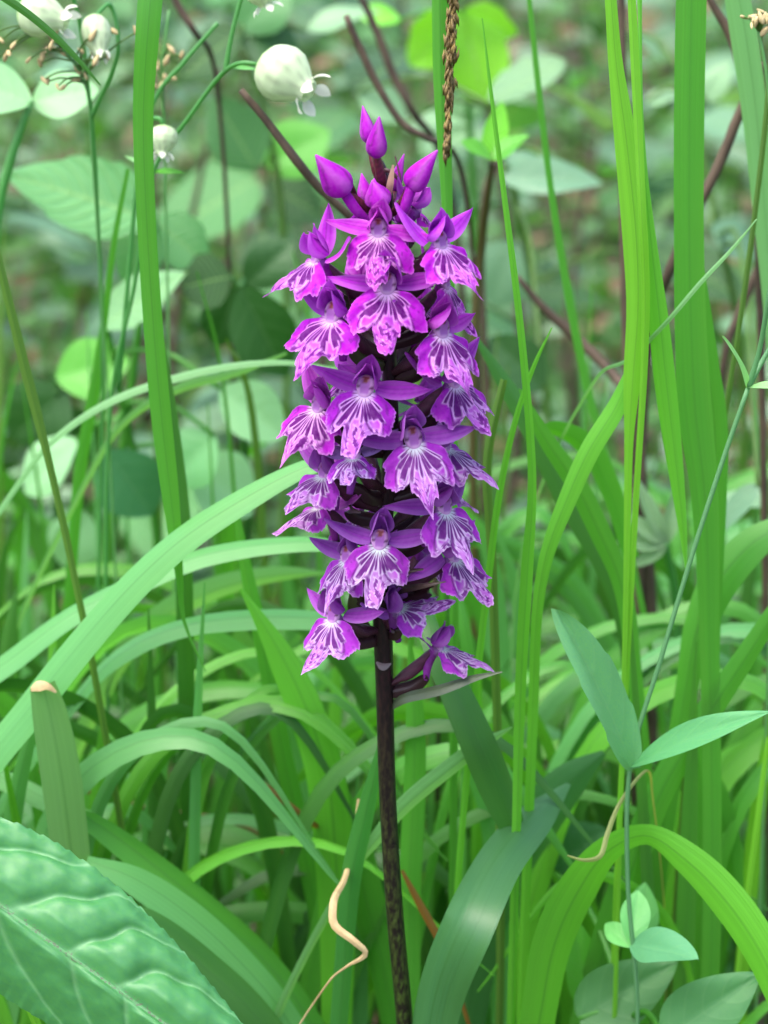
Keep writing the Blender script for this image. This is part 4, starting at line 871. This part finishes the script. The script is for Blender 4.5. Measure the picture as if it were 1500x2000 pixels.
# ------------------------------------------------------------------ undergrowth farther back
def shrub(i, px, dy, py_top, nleaf, size, cols):
    g = gpt(px, dy); top = at(px+rng.uniform(-60, 60), py_top, dy)
    if top.z < g.z+.05: top.z = g.z+.05
    t = thing('undergrowth_shrub', g, '%s %s shrub with %s leaves %s' % ('far blurred' if dy > .95 else 'nearer blurred', 'taller' if py_top < 240 else 'low', 'large' if size > .036 else 'small', where(px)), 'shrub', 'shrubs of the background undergrowth')
    bend = Vector((rng.uniform(-.02, .02), rng.uniform(-.02, .02), 0))
    P_ = [g, g.lerp(top, .5)+bend, top]; Vb, Fb, Ub = tube(P_, [.0022, .0016, .0008], 20, 6, g)
    obj('stem', mesh('stem', Vb, Fb, Ub), M_twig, t)
    C = spline([list(p) for p in P_], 50); H = (top-g).length
    for j in range(nleaf):
        u = .15+.85*rng.random(); s0 = Vector(C[int(u*49)])
        a = rng.uniform(0, 6.283); rr = rng.uniform(.015, .06)
        b0 = s0+Vector((math.cos(a)*rr, math.sin(a)*rr*.8, rng.uniform(-.005, .02)))
        d = Vector((math.cos(a+rng.uniform(-.7, .7)), math.sin(a+rng.uniform(-.7, .7)), rng.uniform(-.6, .15))).normalized()
        L = size*rng.uniform(.6, 1.3); kind = rng.choice((0, 0, 1, 3, 5, 2)); c = rng.choice(cols); q = rng.uniform(.75, 1.2)
        lf = leaf_to(t, g, b0, b0+d*L, kind, L*rng.uniform(.55, .8), Vector((rng.uniform(-.5, .5), rng.uniform(-.8, .2), 1)), tuple(x*q for x in c))
        Vb, Fb, Ub = tube([s0-Vector((0, 0, .004)), s0.lerp(b0, .6)+Vector((0, 0, .004)), b0+d*L*.03], [.0009, .0006, .0005], 6, 5, g)
        obj('petiole', mesh('petiole', Vb, Fb, Ub), M_gstem, t, OLIVE)
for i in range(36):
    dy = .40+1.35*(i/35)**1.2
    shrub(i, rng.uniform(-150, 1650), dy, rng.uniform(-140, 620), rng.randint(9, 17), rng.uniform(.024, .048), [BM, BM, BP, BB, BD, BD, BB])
# ground cover that nobody could count
def scatter(name, label, n, d0, d1, hmax, smin, smax, mat, seed, cols=None, up=.7):
    r = random.Random(seed); Vs, Fs, Us = [], [], []
    for _ in range(n):
        y = d0+(d1-d0)*r.random()**1.25; hx = .20+.36*(y+.38); x = r.uniform(-hx, hx)
        z = gz(x, y)+hmax*r.random()**1.6
        d = Vector((r.gauss(0, 1), r.gauss(0, 1), r.gauss(0, .5))).normalized(); nn = Vector((r.gauss(0, .5), r.gauss(-.2, .5), up)).normalized()
        xx = nn.cross(d).normalized(); s = r.uniform(smin, smax)*(.6+.5*y); wd = s*r.uniform(.35, .6)/2; p = Vector((x, y, z)); k0 = len(Vs); nz = nn*s*.08
        Vs += [p, p+d*s*.35+xx*wd+nz, p+d*s*.40-nz*.3, p+d*s*.35-xx*wd+nz, p+d*s*.75+xx*wd*.7, p+d*s*.75-xx*wd*.7, p+d*s-nz]
        Us += [(0, 0), (1, .35), (0, .4), (-1, .35), (.7, .75), (-.7, .75), (0, 1)]
        Fs += [(k0, k0+1, k0+2), (k0, k0+2, k0+3), (k0+1, k0+4, k0+2), (k0+2, k0+5, k0+3), (k0+2, k0+4, k0+6), (k0+2, k0+6, k0+5)]
    o = obj(name, mesh(name, Vs, Fs, Us), mat, None, cols or MID); return tag(o, label, 'ground cover', None, 'stuff')
scatter('ground_cover', 'low mixed green herbs carpeting the bank behind', 9000, .25, 2.8, .07, .010, .026, M_leaf, 1, (.05, .16, .035))
scatter('ground_cover', 'pale greyish herbs mixed into the carpet on the bank', 4500, .35, 2.8, .09, .012, .030, M_soft, 2, (.09, .18, .11))
scatter('ground_cover', 'small dark herbs at the foot of the grass', 3500, -.05, .6, .05, .008, .022, M_soft, 4, DARK)
scatter('leaf_litter', 'brown dead leaves strewn over the soil', 3500, -.1, 2.8, .03, .014, .034, M_litter, 3)
Vs, Fs, Us = [], [], []; r = random.Random(8)
for _ in range(5200):
    y = .16+1.5*r.random()**1.3; hx = .18+.34*(y+.38); x = r.uniform(-hx, hx); h = r.uniform(.03, .10)*(1.15-.3*y); a = r.uniform(0, 6.28); le = r.uniform(.01, .05); w_ = r.uniform(.0012, .0032)
    p = Vector((x, y, gz(x, y)-.002)); dx = Vector((math.cos(a), math.sin(a), 0)); sx_ = Vector((-dx.y, dx.x, 0))*w_/2; k0 = len(Vs)
    for j, (f1, hh, ww) in enumerate(((0, 0, 1), (.25, .5, 1), (.6, .85, .8), (1, 1-.2*r.random(), .08))):
        c = p+dx*le*f1+Vector((0, 0, h*hh)); Vs += [c-sx_*ww, c+sx_*ww]; Us += [(0, h*hh*30), (1, h*hh*30)]
    for j in range(3): Fs.append((k0+2*j, k0+2*j+1, k0+2*j+3, k0+2*j+2))
tag(obj('undergrass', mesh('undergrass', Vs, Fs, Us), M_grass, None, (.04, .17, .02)), 'fine short grass filling in between the taller blades', 'grass', None, 'stuff')  # base colour darkened to paint shade low between the blades
